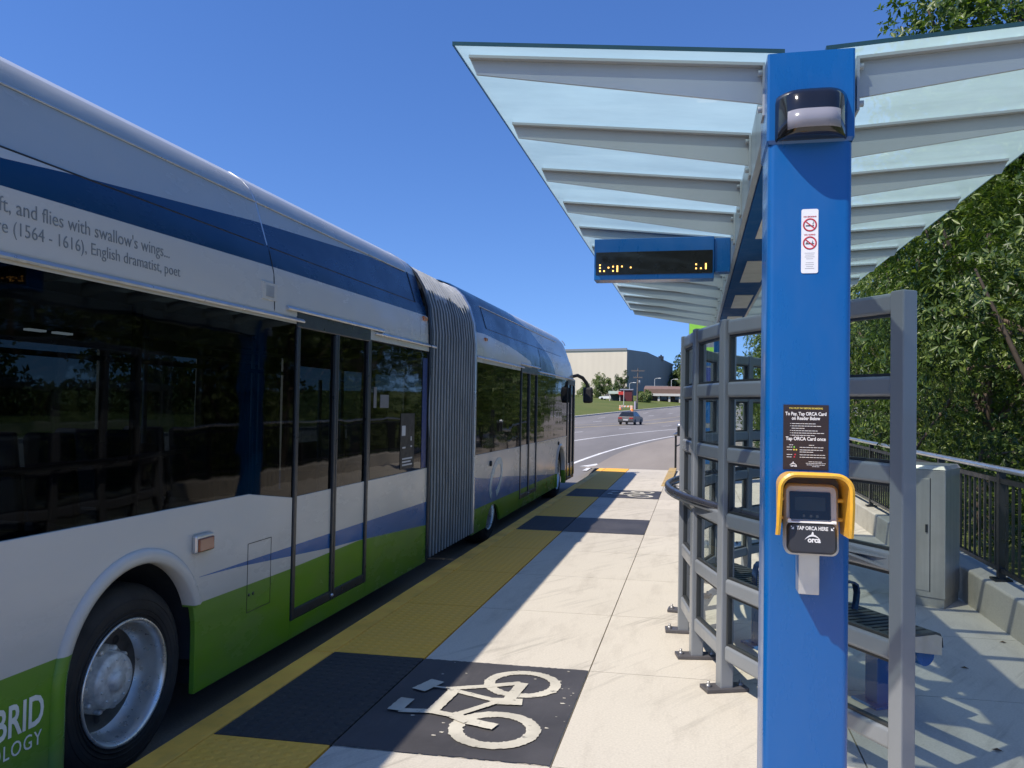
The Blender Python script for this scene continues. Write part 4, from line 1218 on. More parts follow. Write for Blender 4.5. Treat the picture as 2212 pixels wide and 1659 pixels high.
# ---- stainless cabinet
def m_brushed():
    m = bpy.data.materials.new('brushed_cabinet_steel'); t = NT(m)
    n = t.ramp(t.noise(14, 5, .6, mul=(1, 1, .06)), .3, .7, .8, 1.1); d = t.ramp(t.noise(2.4, 5, .65), .4, .75)
    v = t.new('ShaderNodeVectorMath', operation='SCALE'); v.inputs[0].default_value = (.50, .485, .44); t.link(n, v.inputs['Scale'])
    c = t.mix(t.math('MULTIPLY', d, .4), v.outputs[0], (.25, .22, .17))
    t.bsdf(c, t.ramp(d, 0, 1, .3, .5), .4); return m
BRU = m_brushed()
cb = root('cabinet', (1.80, 6.98, 0), 'brushed steel service cabinet standing by the black railing', 'cabinet')
e0 = Vector((1.862, 6.765, 0)); cu = Vector((-.877, .481, 0)); cv = Vector((.481, .877, 0))
def cbox(mb, u0, u1, v0, v1, z0, z1):
    c = e0 + cu * (u0 + u1) / 2 + cv * (v0 + v1) / 2; mb.obox((c.x, c.y, (z0 + z1) / 2), cu * (u1 - u0) / 2, cv * (v1 - v0) / 2, (0, 0, (z1 - z0) / 2)); return mb
obj('cabinet_body', cbox(MB(), 0, .40, 0, .44, .07, 1.05), BRU, cb, bevel=.006)
obj('plinth', cbox(MB(), .008, .392, .008, .432, .001, .0695), BRU, cb)
mb = MB(); v8 = []
for q, z in ((0, 1.0505), (.02, 1.084)):
    v8 += [e0 + cu * (a + (q if a < .2 else -q)) + cv * (b + (q if b < .2 else -q)) + Vector((0, 0, z)) for a, b in ((-.006, -.006), (.406, -.006), (.406, .446), (-.006, .446))]
mb.add(v8, [(0, 1, 2, 3), (4, 5, 6, 7), (0, 1, 5, 4), (1, 2, 6, 5), (2, 3, 7, 6), (3, 0, 4, 7)]); obj('cabinet_lid', mb, BRU, cb, bevel=.004)
dr = obj('cabinet_door', cbox(MB(), .11, .36, -.004, .0, .12, .98), BRU, cb, bevel=.002)
obj('door_gap', cbox(MB(), .104, .1095, -.0015, .0, .114, .986), RUBBER, dr)
mb = MB(); q = e0 + cu * .13 - cv * .004 + Vector((0, 0, .6)); mb.obox(q, cu * .008, cv * .01, (0, 0, .03)); obj('handle', mb, TRIM, dr)

# ---- low wall, railing
WALLX = 2.085
mb = MB()
prof = [(WALLX, -.3), (WALLX, .255), (WALLX + .012, .268), (WALLX + .208, .274), (WALLX + .22, .262), (WALLX + .22, -.4)]
ysx = [-3 + 1.5 * k for k in range(16)]
mb.loft([[(a + .002 * (y - 6), y, b) for a, b in prof] for y in ysx], 0, False)
for y in (-3, 19.5): mb.add([(a + .002 * (y - 6), y, b) for a, b in prof], [tuple(range(6))])
lw = obj('low_wall', mb, CONC_OLD, None, (WALLX, 8, 0), bevel=.006); tag(lw, 'low pale concrete kerb wall under the black railing', 'wall')
RBLK = mat('black_railing_enamel', (.012, .013, .014), .35, var=.2)
fe = root('railing', (2.19, 8, .27), 'black picket railing with a steel handrail on the low concrete wall', 'railing')
FX = lambda y: 2.195 + .002 * (y - 6)
y = -2.5
while y < 19:
    yn = min(y + 1.52, 19.3)
    mb = MB(); mb.box(FX(y) - .025, FX(y) + .025, y - .025, y + .025, .275, 1.075); pp = obj('post', mb, RBLK, fe, bevel=.003)
    mb = MB(); mb.box(FX(y) - .06, FX(y) + .06, y - .06, y + .06, .275, .287); obj('post_flange', mb, RBLK, pp)
    mb = MB(); x = FX((y + yn) / 2)
    mb.box(x - .018, x + .018, y + .026, yn - .026, .985, 1.02); mb.box(x - .016, x + .016, y + .026, yn - .026, .335, .365)
    n = 13
    for k in range(1, n):
        q = y + (yn - y) * k / n; mb.box(x - .008, x + .008, q - .008, q + .008, .365, .985)
    obj('picket_panel', mb, RBLK, fe)
    y = yn
mb = MB(); mb.tube([(FX(q) - .02, q, 1.088) for q in (-2.6, 4, 10, 19.3)], .022, 12); obj('handrail', mb, ALU, fe)
mb = MB()
y = -2.5
while y < 19.2: mb.tube([(FX(y), y, 1.02), (FX(y) - .015, y, 1.07)], .008, 6); y += 1.52
obj('handrail_bracket', mb, RBLK, fe)

# ---- black railing at the ramp foot, far end of the platform
fr_ = root('ramp_railing', (-.3, 20.5, 0), 'short black tubular railing with a bright steel end at the far ramp', 'railing')
for x, y, zt in ((-.46, 19.9, .86), (-.27, 19.2, 1.36), (-.18, 22.5, .95)):
    mb = MB(); mb.tube([(x, y, .0), (x, y, zt)], .030 if x > -.3 else .026, 10); obj('post', mb, RBLK, fr_)
mb = MB(); mb.tube([(-.46, 19.9, .86), (-.18, 22.5, .95), (.2, 26, .95)], .024, 10); mb.tube([(-.46, 19.9, .55), (-.18, 22.5, .6)], .016, 8); obj('handrail', mb, RBLK, fr_)
mb = MB(); mb.tube([(-.52, 19.86, .835), (-.36, 19.95, .85)], .032, 10); mb.ball((-.37, 19.6, 1.06), .055); obj('rail_end', mb, ALU, fr_)
mb = MB(); mb.box(-.42, -.30, 19.5, 19.62, .82, 1.04); obj('call_box', mb, RBLK, fr_, bevel=.01)

# ---- tall information pylon behind the screen
py = root('information_pylon', (.12, 16.4, 0), 'slim pylon with bright green and blue panels behind the far end of the wind screen', 'pylon')
mb = MB(); mb.box(-.15, .40, 16.3, 16.5, .001, 3.22); b_ = obj('pylon_body', mb, GREY, py, bevel=.01)
GRN = mat('lime_panel', (.28, .62, .06), .35, var=.05)
for z0, z1, m in ((2.80, 3.20, GRN), (2.46, 2.68, GRN), (2.32, 2.44, BLUE), (2.02, 2.28, m_paintmetal('violet_enamel', (.03, .05, .25))), (1.2, 1.98, BLUE), (.4, 1.1, BLUE)):
    mb = MB(); mb.box(-.14, .39, 16.294, 16.2995, z0, z1); obj('pylon_panel', mb, m, py)
# ---- few dry leaves on the floor
rnd = random.Random(11)
LEAFD = mat('dry_leaf', (.12, .07, .035), .8)
for k, (x, y) in enumerate(((1.55, 5.25), (1.72, 4.55), (1.83, 4.45), (1.32, 4.02), (1.97, 5.9))):
    mb = MB(); a = rnd.uniform(0, 6.28); L, W_ = .024, .010
    f = lambda u, v, z: (x + u * math.cos(a) - v * math.sin(a), y + u * math.sin(a) + v * math.cos(a), z)
    mb.add([f(-L, 0, .004), f(0, -W_, .012), f(L, 0, .005), f(0, W_, .010), f(0, 0, .004)], [(0, 1, 4), (1, 2, 4), (2, 3, 4), (3, 0, 4)])
    o = obj('fallen_leaf', mb, LEAFD, None, (x, y, 0)); tag(o, 'small dry brown leaf lying on the shaded concrete floor', 'leaf', 'dry leaves on the floor')
# ================================================================== TREES
def m_leaf(name, c1, c2, c3, rough=.36, trans=.25):
    m = bpy.data.materials.new(name); t = NT(m)
    g = t.new('ShaderNodeNewGeometry')
    r = g.outputs['Random Per Island']
    n = t.ramp(t.noise(1.1, 3, .6), .35, .65)
    c = t.mix(n, c1, c2); c = t.mix(t.math('POWER', r, 3.0), c, c3)
    b = t.bsdf(c, rough, 0, None, .5, 0, out=False)
    tl = t.new('ShaderNodeBsdfTranslucent'); v = t.new('ShaderNodeVectorMath', operation='MULTIPLY'); t.link(c, v.inputs[0]); v.inputs[1].default_value = (1.5, 1.7, .7)
    t.link(v.outputs[0], tl.inputs[0])
    mx = t.new('ShaderNodeMixShader'); mx.inputs[0].default_value = trans
    t.link(b.outputs[0], mx.inputs[1]); t.link(tl.outputs[0], mx.inputs[2]); t.link(mx.outputs[0], t.out.inputs[0]); return m
LF_NEAR = m_leaf('broad_glossy_leaf', (.027, .058, .013), (.062, .106, .018), (.21, .27, .055), .40, .28)
LF_TALL = m_leaf('oak_leaf', (.034, .072, .016), (.065, .115, .02), (.17, .23, .04), .40, .35)
LF_FAR = m_leaf('distant_leaf', (.045, .085, .025), (.075, .115, .03), (.12, .15, .04), .6)
LF_PALE = m_leaf('pale_birch_leaf', (.10, .15, .045), (.14, .19, .05), (.20, .23, .07), .55)
BARK = mat('brown_bark', (.10, .075, .055), .9, var=.3, bump=.5, bscale=30)

def leaf_mesh(rng, cent, axis, size, per, L=1.0, Wd=.36, lift=.5):
    """rosettes of folded leaves round twig tips: arrays of vertices and triangles"""
    n = len(cent)
    axis = axis / np.linalg.norm(axis, axis=1, keepdims=True)
    h = np.where(np.abs(axis[:, 2:3]) < .9, np.array([[0, 0, 1.]]), np.array([[1., 0, 0]]))
    u = np.cross(axis, h); u /= np.linalg.norm(u, axis=1, keepdims=True); v = np.cross(axis, u)
    V = []
    sv = size * np.exp(rng.normal(0, .22, (n, 1)))
    for k in range(per):
        a = 2 * np.pi * (k / per) + rng.uniform(-.5, .5, (n, 1)) + rng.uniform(0, 6.28, (n, 1)) * (k == 0)
        el = rng.uniform(lift - .5, lift + .45, (n, 1))
        d = (u * np.cos(a) + v * np.sin(a)) * np.cos(el) + axis * np.sin(el)
        d[:, 2] -= rng.uniform(0, .35, n); d /= np.linalg.norm(d, axis=1, keepdims=True)
        s = np.cross(d, axis); s /= (np.linalg.norm(s, axis=1, keepdims=True) + 1e-6)
        nn = np.cross(s, d)
        ln = sv * rng.uniform(.6, 1.2, (n, 1)) * L; w = ln * Wd * rng.uniform(.8, 1.2, (n, 1)) * .5
        b = cent + d * ln * .08
        q = np.stack([b, b + d * ln * .5 + s * w + nn * w * .35, b + d * ln - nn * ln * .12, b + d * ln * .5 - s * w + nn * w * .35], 1)
        V.append(q)
    return np.concatenate(V, 0).reshape(-1, 3)

def crown(name, parent, seed, c, rad, lobes, count, size, per, m, Wd=.36, lobe=.42, inner=.25, flat=0., hollow=-.40):
    rng = np.random.default_rng(seed)
    c, rad = np.array(c, float), np.array(rad, float); count = int(count * 2.3); size = size * .69
    d = rng.normal(size=(lobes, 3)); d /= np.linalg.norm(d, axis=1, keepdims=True)
    lc = d * rng.uniform(.40, .92, (lobes, 1)); lr = lobe * rng.uniform(.5, 1.3, lobes)
    n = max(1, count // per)
    li = rng.choice(lobes, n, p=lr ** 2 / np.sum(lr ** 2))
    e = rng.normal(size=(n, 3)); e /= np.linalg.norm(e, axis=1, keepdims=True)
    rr = np.where(rng.random(n) < inner, rng.uniform(.3, .85, n), rng.uniform(.85, 1.12, n))
    p = lc[li] + e * (lr[li] * rr)[:, None]
    ax = e * .7 + p * .6 + np.array([0, 0, .35])
    P = c + p * rad
    ph = rng.uniform(0, 6.28, 9); q3 = P / (rad.mean() * .20)
    nz = (np.sin(q3[:, 0] * 1.0 + ph[0] + 1.3 * np.sin(q3[:, 1] * .7 + ph[1])) + np.sin(q3[:, 1] * 1.1 + ph[2] + 1.3 * np.sin(q3[:, 2] * .8 + ph[3]))
          + np.sin(q3[:, 2] * 1.2 + ph[4] + 1.3 * np.sin(q3[:, 0] * .9 + ph[5])))
    keep = (P[:, 2] > flat) & (nz > hollow + rng.normal(0, .25, n))
    V = leaf_mesh(rng, P[keep], ax[keep], size, per, 1., Wd)
    q = len(V) // 4
    base = BASE[parent.name]
    V = V - np.array(base)
    idx = np.arange(q)[:, None] * 4
    tris = np.concatenate([idx + np.array([[0, 1, 2]]), idx + np.array([[0, 2, 3]])], 1).reshape(-1, 3)
    me = bpy.data.meshes.new(name)
    me.vertices.add(len(V)); me.vertices.foreach_set('co', V.astype(np.float32).ravel())
    me.loops.add(tris.size); me.loops.foreach_set('vertex_index', tris.astype(np.int32).ravel())
    me.polygons.add(len(tris)); me.polygons.foreach_set('loop_start', np.arange(0, tris.size, 3, dtype=np.int32))
    me.polygons.foreach_set('loop_total', np.full(len(tris), 3, dtype=np.int32))
    me.materials.append(m); me.update(calc_edges=True); me.validate()
    o = link_mesh(name, me, parent, base)
    return o, c + lc * rad

def tree(kind, label, x, y, gz, cz, rad, seed, count, size, m, per=6, lobes=26, trunk_r=.12, group=None, Wd=.36, lobe=.42, flat=None, lean=(0, 0), cat='tree'):
    t = root(kind, (x, y, gz), label, cat, group)
    cc = (x + lean[0], y + lean[1], cz)
    o, lcs = crown('crown', t, seed, cc, rad, lobes, count, size, per, m, Wd, lobe, flat=gz + .05 if flat is None else flat)
    rnd = random.Random(seed); mb = MB()
    top = cz + rad[2] * .35
    mb.tube([(x + (cc[0] - x) * k / 6 + rnd.uniform(-.04, .04) * trunk_r * 8, y + (cc[1] - y) * k / 6 + rnd.uniform(-.04, .04) * trunk_r * 8, gz - .1 + (top - gz + .1) * k / 6) for k in range(7)], [trunk_r * (1.15 - .13 * k) for k in range(7)], 9)
    tr = obj('trunk', mb, BARK, t)
    mb = MB()
    for q in lcs[:16]:
        k = rnd.uniform(.25, .7); s = (x + (cc[0] - x) * k, y + (cc[1] - y) * k, gz + (top - gz) * k)
        mid = [(s[i] + q[i]) / 2 + rnd.uniform(-.1, .1) * rad[i] * .4 for i in range(3)]
        mb.tube([s, mid, tuple(q)], [trunk_r * .45, trunk_r * .3, trunk_r * .12], 6)
    obj('limb', mb, BARK, t)
    return t
HG = 'broad-leaved trees behind the railing'
for i, (x, y, cz, rad, n, sz_, lab) in enumerate((
    (4.05, 9.6, 2.25, (1.75, 2.3, 2.6), 34000, .125, 'glossy broad-leaved tree overhanging the railing beside the steel cabinet'),
    (4.25, 13.4, 3.0, (1.9, 2.5, 3.4), 32000, .13, 'dense dark green tree behind the railing, seen through the right screen panes'),
    (4.3, 17.4, 3.3, (1.9, 2.6, 3.7), 26000, .14, 'bushy tree behind the railing seen just right of the blue column'),
    (4.4, 21.6, 3.4, (2.0, 2.8, 3.8), 18000, .17, 'rounded green tree beyond the far end of the railing, partly behind the blue column'),
    (3.9, 26.8, 2.6, (1.9, 3.3, 3.1), 13000, .18, 'leafy roadside tree hidden mostly behind the screen panes'),
    (3.6, 32.5, 2.7, (2.1, 4.0, 3.3), 13000, .2, 'spreading roadside tree seen through the upper left screen panes'),
    (6.0, 50.5, 2.8, (3.2, 6.0, 3.5), 11000, .30, 'wide leafy tree where the pavement bends, behind the wind screen'),
    (10.5, 63.0, 3.0, (4.2, 7.0, 3.8), 10000, .38, 'outermost leafy tree on the bend of the road, behind the wind screen'),
    (4.2, 40.5, 2.9, (2.5, 5.0, 3.5), 13000, .24, 'farthest roadside tree along the pavement past the platform'))):
    tree('broadleaf_tree', lab, x, y, -.35, cz, rad, 40 + i, n, sz_, LF_NEAR, 7, 17 + 2 * i, .11, HG, .34, .44)
tree('oak_tree', 'tall tree rising above the glass roof at the upper right', 6.9, 19.5, -.35, 8.9, (3.1, 3.4, 4.4), 77, 26000, .20, LF_TALL, 6, 46, .24, None, .5, .34, 2.5)
tree('oak_tree', 'second tall tree standing back behind the railing trees', 8.4, 13.0, -.35, 6.2, (3.0, 3.4, 4.4), 78, 20000, .20, LF_TALL, 6, 40, .22, None, .5, .36, .5)

tree('oak_tree', 'broad tree standing back among the railing trees, dark between their crowns', 7.2, 24.5, -.35, 4.6, (3.2, 4.5, 5.0), 79, 16000, .24, LF_TALL, 6, 40, .22, None, .5, .38, -.2)

# ================================================================== BACKGROUND
def gz(y): return hgt(y) - .36
# warehouse
A0 = Vector((-21.6, 260, 0)); ru = Vector((.300, .954, 0)); lu = Vector((-.954, .300, 0))
Zb, Zt = gz(260) - .2, 19.6
wh = root('warehouse', (-21.6, 260, Zb), 'large windowless cream warehouse with a shade-darkened side wall beyond the road', 'building')
def m_clad(name, c):
    m = bpy.data.materials.new(name); t = NT(m)
    x, y, z = t.xyz(t.pos())
    w_ = t.math('SINE', t.math('MULTIPLY', t.math('ADD', x, t.math('MULTIPLY', y, .6)), 4.))
    n = t.ramp(t.noise(.12, 5, .6, mul=(1, 1, .5)), .3, .7, .93, 1.04)
    k = t.math('MULTIPLY', n, t.ramp(w_, -1, 1, .97, 1.0))
    v = t.new('ShaderNodeVectorMath', operation='SCALE'); v.inputs[0].default_value = c; t.link(k, v.inputs['Scale'])
    t.bsdf(v.outputs[0], .7); return m
mb = MB(); a, b = A0, A0 + lu * 75
mb.add([(a.x, a.y, Zb), (b.x, b.y, Zb), (b.x, b.y, Zt), (a.x, a.y, Zt)], [(0, 1, 2, 3)])
obj('wall', mb, m_clad('cream_cladding', (.66, .585, .47)), wh)
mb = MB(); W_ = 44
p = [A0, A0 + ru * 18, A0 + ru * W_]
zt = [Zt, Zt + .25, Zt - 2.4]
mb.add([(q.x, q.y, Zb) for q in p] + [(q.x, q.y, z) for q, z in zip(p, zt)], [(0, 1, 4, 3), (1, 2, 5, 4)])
obj('wall', mb, m_clad('shaded_cladding', (.27, .265, .265)), wh)  # side turned from the sun, its shade put into a darker colour
mb = MB()
p2 = [q + lu * 75 for q in p]
mb.add([(q.x, q.y, z + .02) for q, z in zip(p, zt)] + [(q.x, q.y, z + .02) for q, z in zip(p2, zt)], [(0, 1, 4, 3), (1, 2, 5, 4)])
q = p[2]; q2 = p2[2]; mb.add([(q.x, q.y, Zb), (q2.x, q2.y, Zb), (q2.x, q2.y, zt[2]), (q.x, q.y, zt[2])], [(0, 1, 2, 3)])
obj('roof', mb, mat('dark_roofing', (.10, .10, .11), .8), wh)
mb = MB(); c1 = A0 + lu * .0; mb.bar((c1.x, c1.y - .15, Zt + .1), ((A0 + lu * 75).x, (A0 + lu * 75).y - .15, Zt + .1), .3, .75); 
obj('eaves_trim', mb, mat('grey_trim', (.20, .21, .23), .6), wh)
mb = MB(); q = A0 + ru * 33; mb.obox((q.x - .5, q.y, Zt - 1.0), (.9, 0, 0), (0, .9, 0), (0, 0, .8)); mb.obox((q.x - .5, q.y, Zt), (.3, 0, 0), (0, .3, 0), (0, 0, .3)); obj('roof_vent', mb, TRIM, wh)
def at(px, Y): return (px - 1503.0) / 1750.0 * Y * 1.0
# low restaurant building with a long brown roof
ry = 190; g0 = gz(ry) + .9
rs = root('shop_building', (-4, ry, g0), 'low building with a long brown roof and pale posts by the road', 'building')
mb = MB(); mb.prism([(0, 4.25), (0, 3.15), (9, 3.15), (9, 4.25), (4.5, 5.0)], lambda a, b, k: (-11.8 + 22 * k, ry + a, b + 1.35)); obj('roof', mb, mat('brown_tiles', (.20, .125, .095), .8, scale=1.5), rs)
mb = MB(); mb.box(-11.9, 10.3, ry - .12, ry - .02, 4.0, 4.55); obj('fascia', mb, mat('pale_fascia', (.62, .58, .52), .6), rs)
mb = MB(); mb.box(-11, 9.8, ry + 3.2, ry + 8.8, g0 - 1, 4.5); obj('wall', mb, mat('brown_brick', (.16, .11, .09), .8, scale=.8), rs)
for k in range(9):
    x = -11 + 2.4 * k; mb = MB(); mb.box(x, x + .45, ry + .25, ry + .7, g0 - 1, 4.5); obj('post', mb, mat('pale_post', (.55, .50, .44), .7), rs)
for k in range(5):
    x = -8.3 + 3.6 * k; mb = MB(); mb.box(x, x + 1.6, ry + 3.12, ry + 3.2, g0 + .3, 4.0); obj('window', mb, mat('dark_shop_window', (.03, .035, .04), .1), rs)
wb = root('white_block', (-9, 232, gz(232)), 'white flat-roofed block showing above the brown roof', 'building')
mb = MB(); mb.box(-13.8, -7.9, 232, 238, gz(232), 7.0); obj('wall', mb, mat('white_render', (.62, .60, .57), .7), wb)
mb = MB(); mb.box(-14.0, -7.7, 231.8, 238.2, 7.0, 7.4); obj('roof', mb, mat('grey_trim', (.20, .21, .23), .6), wb)
# small red kiosk
ky = 178; g1 = gz(ky) + .9
ks = root('kiosk', (-16, ky, g1), 'small dark red kiosk with a pale and red canopy beside the trees', 'kiosk')
mb = MB(); mb.box(-16.1, -13.6, ky, ky + 4, g1 - .6, 5.0); obj('wall', mb, mat('dark_red_wall', (.12, .018, .022), .6), ks)
mb = MB(); mb.box(-18.6, -15.9, ky - 1.2, ky + 3, 4.15, 4.75); obj('canopy', mb, mat('pale_green_canopy', (.55, .62, .52), .6), ks)
mb = MB(); mb.box(-16.4, -15.3, ky - 1.5, ky - 1.25, 3.95, 4.65); obj('sign_panel', mb, mat('bright_red', (.62, .05, .035), .5), ks)
mb = MB(); mb.prism([(-.2, 5.0), (4.2, 5.0), (2.0, 5.3)], lambda a, b, k: (-16.3 + 2.9 * k, ky + a, b)); obj('roof', mb, mat('grey_trim', (.20, .21, .23), .6), ks)
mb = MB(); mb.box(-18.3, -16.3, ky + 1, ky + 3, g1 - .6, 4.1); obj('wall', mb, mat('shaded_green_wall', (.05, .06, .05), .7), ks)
for x in (-18.4, -16.2):
    mb = MB(); mb.box(x, x + .16, ky - 1.1, ky - .95, g1 - .6, 4.15); obj('post', mb, mat('pale_post', (.55, .50, .44), .7), ks)

# cars
def car(name, label, x, y, z, yaw, paint, group=None):
    o = root(name, (0, 0, 0), label, 'car', group)
    Hf = lambda pts, w0, w1: None
    mb = MB()
    side = [(-2.2, .32), (-2.25, .62), (-2.18, .92), (-1.6, .98), (1.0, .93), (2.05, .80), (2.22, .58), (2.18, .30)]
    secs = [[(s_ * (.90 if abs(s_) == 1 else 1) * .9, a * (.97 if abs(s_) == 1 else 1), b) for a, b in side] for s_ in (-1, -.93, .93, 1)]
    mb.loft(secs, 0, False, True)
    for s_ in (secs[0], secs[-1]): mb.add(s_, [tuple(range(len(side)))])
    obj('body', mb, paint, o, bevel=.05)
    cab = [(-2.02, .95), (-1.45, 1.42), (-.2, 1.47), (.35, 1.40), (1.05, .93)]
    mb = MB(); mb.loft([[(s_ * (.80 - .20 * (b - .95) / .5), a, b) for a, b in cab] for s_ in (-1, 1)], 0, False)
    for s_ in (-1, 1): mb.add([(s_ * (.80 - .20 * (b - .95) / .5), a, b) for a, b in cab], [tuple(range(5))])
    obj('cabin_glass', mb, mat('car_glass', (.015, .018, .022), .25), o)
    mb = MB(); mb.loft([[(s_ * .615, a, b + .012) for a, b in cab[1:4]] for s_ in (-1, 0, 1)], 0, True); obj('roof', mb, paint, o)
    for sx_ in (-1, 1):
        for a in (-1.35, 1.38):
            mb = MB(); mb.lathe([(.0, .10), (.20, .10), (.30, .09), (.32, .05), (.32, -.05), (.30, -.09), (0, -.09)], (sx_ * .76, a, .32), 'X', 20); obj('wheel', mb, RUBBER, o)
        mb = MB(); mb.box(sx_ * .58 - .2, sx_ * .58 + .2, -2.262, -2.15, .68, .84); obj('tail_lamp', mb, mat('tail_lamp_red', (.35, .03, .025), .2), o)
    mb = MB(); mb.box(-.26, .26, -2.27, -2.2, .5, .62); obj('number_plate', mb, mat('plate_white', (.6, .6, .6), .5), o)
    mb = MB(); mb.box(-.78, .78, -2.268, -2.2, .30, .44); obj('bumper', mb, RUBBER, o)
    o.location = (x, y, z); o.rotation_euler = (0, 0, yaw); o.scale = (.92, .92, .86)
    return o
car('parked_car', 'small grey car driving away on the main road', -6.2, 80.0, ROAD + .006, R(-9), mat('dark_grey_paint', (.11, .105, .10), .4, 0, var=.03, coat=.1))
car('parked_car', 'white car parked on the grass bank near the red kiosk', -19.0, 181, gz(181) + 1.1, R(70), mat('white_car_paint', (.7, .7, .68), .25, var=.03, coat=.6))

# utility pole, lamps
up = root('utility_pole', (-9.75, 139, gz(139) + .4), 'weathered wooden utility pole with cross arms at the far kerb', 'pole')
WOOD = mat('weathered_wood', (.16, .13, .11), .9, var=.25)
mb = MB(); g2 = gz(139) + .2; mb.tube([(-9.75, 139, g2), (-9.7, 139, g2 + 3.5), (-9.65, 139, g2 + 7.0)], [.14, .12, .09], 10); obj('pole', mb, WOOD, up)
for z, L in ((6.55, 1.1), (5.4, .75)):
    mb = MB(); mb.bar((-9.65 - L, 138.85, g2 + z), (-9.65 + L, 138.85, g2 + z), .1, .12)
    for k in (-1, -.5, .5, 1): mb.lathe([(.04, .06), (.05, .12), (.03, .2), (0, .2)], (-9.65 + L * k * .93, 138.85, g2 + z), 'Z', 8)
    obj('cross_arm', mb, WOOD, up)
mb = MB(); mb.lathe([(0, 0), (.17, .0), (.18, .6), (0, .66)], (-9.35, 138.8, g2 + 4.3), 'Z', 12); obj('transformer', mb, GREY, up)
mb = MB(); mb.tube([(-10.05, 138.7, g2), (-10.05, 138.7, g2 + 1.4)], .16, 10); obj('pole_guard', mb, mat('pale_purple_guard', (.45, .40, .47), .6), up)
def lamp_post(x, y, h, lab):
    o = root('street_lamp', (x, y, gz(y) + .3), lab, 'street lamp', 'lamp posts over the brown roof'); g3 = gz(y)
    mb = MB(); mb.tube([(x, y, g3), (x, y, g3 + h)], [.11, .07], 8); obj('pole', mb, mat('pale_pole_paint', (.5, .5, .49), .5), o)
    mb = MB(); mb.tube([(x, y, g3 + h - .1), (x + .3, y, g3 + h + .15), (x + 1.0, y, g3 + h + .2)], .05, 8); obj('arm', mb, mat('pale_pole_paint', (.5, .5, .49), .5), o)
    mb = MB(); mb.box(x + .8, x + 1.6, y - .2, y + .2, g3 + h + .10, g3 + h + .28); obj('lamp_head', mb, mat('lamp_head_white', (.66, .66, .64), .4), o, bevel=.05)
lamp_post(at(1417, 215), 215, 6.2, 'pale lamp post rising over the white block')
lamp_post(at(1452, 205), 205, 5.9, 'pale lamp post over the right end of the brown roof')
lamp_post(at(1364, 200), 200, 4.9, 'short lamp post just left of the utility pole')
# roadworks barricade and barrels
ORG = mat('orange_plastic', (.75, .22, .03), .5); OW = mat('reflective_white', (.7, .68, .62), .5)
by, bz = 133, gz(133) + .25
ba = root('barricade', (at(1358, by), by, bz), 'low orange and white roadworks barricade on the grass verge', 'barricade')
bx = at(1358, by)
mb = MB(); mb.box(bx - .8, bx + .8, by - .03, by + .03, bz + .45, bz + .72); pl = obj('plank', mb, OW, ba)
for k in range(3):
    mb = MB(); mb.add([(bx - .75 + .55 * k + a, by - .034, bz + b) for a, b in ((0, .455), (.22, .455), (.36, .715), (.14, .715))], [(0, 1, 2, 3)]); obj('stripe', mb, ORG, pl)
for s_ in (-.7, .7):
    mb = MB(); mb.bar((bx + s_, by - .35, bz - .2), (bx + s_, by, bz + .8), .08, .08, up=(1, 0, 0)); mb.bar((bx + s_, by + .35, bz - .2), (bx + s_, by, bz + .8), .08, .08, up=(1, 0, 0)); obj('leg', mb, OW, ba)
for px, lab in ((1345, 'orange traffic barrel left of the barricade'), (1370, 'orange traffic barrel between the barricade and the utility pole')):
    x = at(px, by - .5); o = root('traffic_barrel', (x, by - .5, bz), lab, 'barrel', 'orange traffic barrels on the verge')
    mb = MB(); mb.lathe([(.28, -.25), (.28, 0), (.22, .05), (.20, .4), (.18, .72), (0, .74)], (x, by - .5, bz), 'Z', 16); obj('barrel_body', mb, ORG, o)
    for z in (.28, .58):
        mb = MB(); mb.lathe([(.222 - .05 * z, z), (.216 - .05 * z, z + .12)], (x, by - .5, bz), 'Z', 16); obj('reflective_band', mb, OW, o)
sgp = root('sign_post', (at(1362, 150), 150, gz(150) + .4), 'thin roadside sign post near the red kiosk', 'sign')
x = at(1352, 150); mb = MB(); mb.tube([(x, 150, gz(150)), (x, 150, gz(150) + 3.6)], .05, 8); obj('post', mb, OW, sgp)
mb = MB(); mb.box(x - .06, x + .06, 149.9, 149.94, gz(150) + 3.4, gz(150) + 3.6); obj('sign_plate', mb, mat('grey_trim', (.20, .21, .23), .6), sgp)

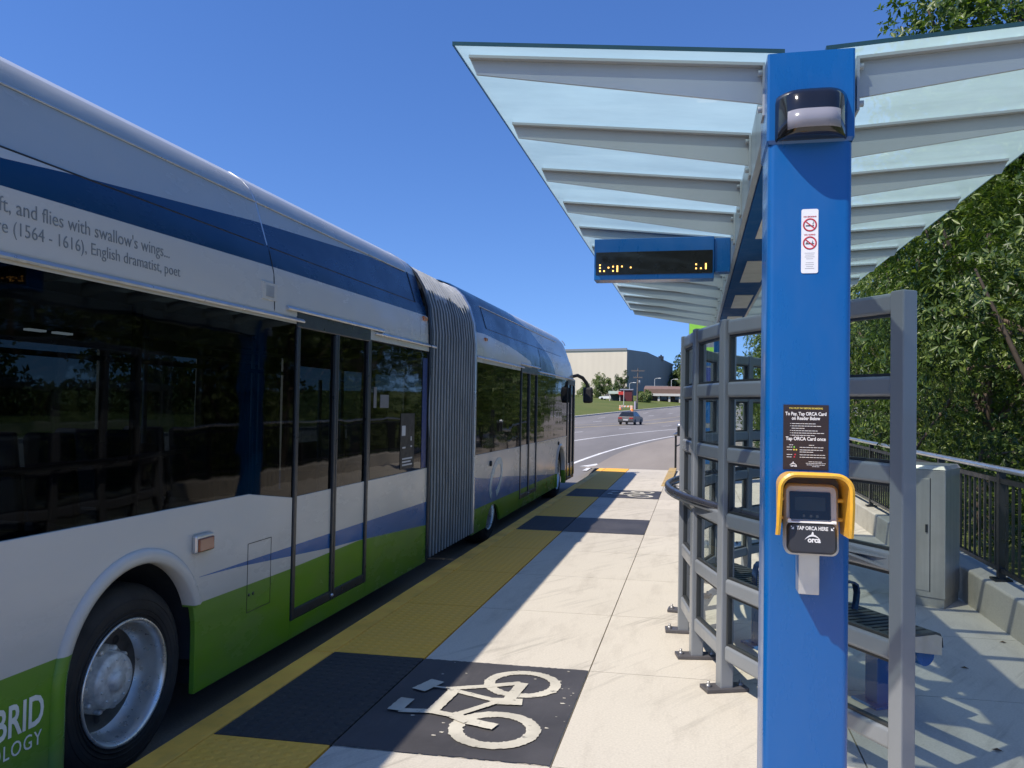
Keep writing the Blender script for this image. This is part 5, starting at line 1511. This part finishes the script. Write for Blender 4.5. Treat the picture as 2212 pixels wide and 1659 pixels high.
# trees round the warehouse
for i, (px, Y, hh, wdt, m, lab, nm) in enumerate((
    (1293, 205, 6.6, 1.5, LF_PALE, 'pale green pointed tree nearest the bus mirror', 'birch_tree'),
    (1303, 208, 7.2, 1.4, LF_PALE, 'tallest pale green pointed tree of the row by the mirror', 'birch_tree'),
    (1318, 206, 5.6, 1.4, LF_PALE, 'pale green tree in front of the cream wall, left of the red kiosk', 'birch_tree'),
    (1342, 215, 6.3, 1.4, LF_FAR, 'dark green pointed tree just left of the warehouse corner', 'birch_tree'),
    (1352, 218, 7.0, 1.5, LF_FAR, 'dark green pointed tree at the warehouse corner', 'birch_tree'),
    (1266, 200, 4.2, 2.2, LF_PALE, 'low bush under the bus mirror', 'bush'),
    (1394, 176, 2.6, 1.5, LF_PALE, 'round yellow-green bush before the brown-roofed building', 'bush'))):
    x = at(px, Y); g4 = gz(Y) + .5
    tree(nm, lab, x, Y, g4, g4 + hh * .52, (wdt, wdt, hh * .55), 200 + i, 2600, .42, m, 5, 14, .1, 'small trees by the warehouse', .6, .42, cat='tree' if nm != 'bush' else 'bush')
for i, (px, Y, hh, wdt, lab) in enumerate((
    (1458, 330, 11, 6, 'large dark tree right of the warehouse'),
    (1482, 300, 13.5, 6.5, 'tallest dark wooded tree beside the wind screen edge'),
    (1512, 320, 15, 9, 'broad dark tree seen through the screen panes at the road end'),
    (1550, 260, 13, 9, 'dark tree at the right end of the brown-roofed building'),
    (1440, 345, 7, 6, 'lower dark tree behind the shade-darkened warehouse wall'))):
    x = at(px, Y); g4 = gz(Y)
    tree('woodland_tree', lab, x, Y, g4, g4 + hh * .5, (wdt, wdt, hh * .55), 300 + i, 5200, 1.15, LF_FAR, 5, 26, .4, 'dark trees at the end of the road', .6, .40)
# woodland mass on the far side of the road, seen only through and in the bus windows
tl = root('treeline', (-36, 30, 0), '', ''); del tl['label']; del tl['category']
BASE['treeline'] = Vector((0, 0, 0))
o, _ = crown('treeline', tl, 400, (-38, 28, 2.5), (4.5, 42, 5.5), 60, 16000, .6, 5, LF_FAR, .6, .22, flat=0)
o.parent = None; bpy.data.objects.remove(tl); o.name = 'treeline'; o['kind'] = 'stuff'
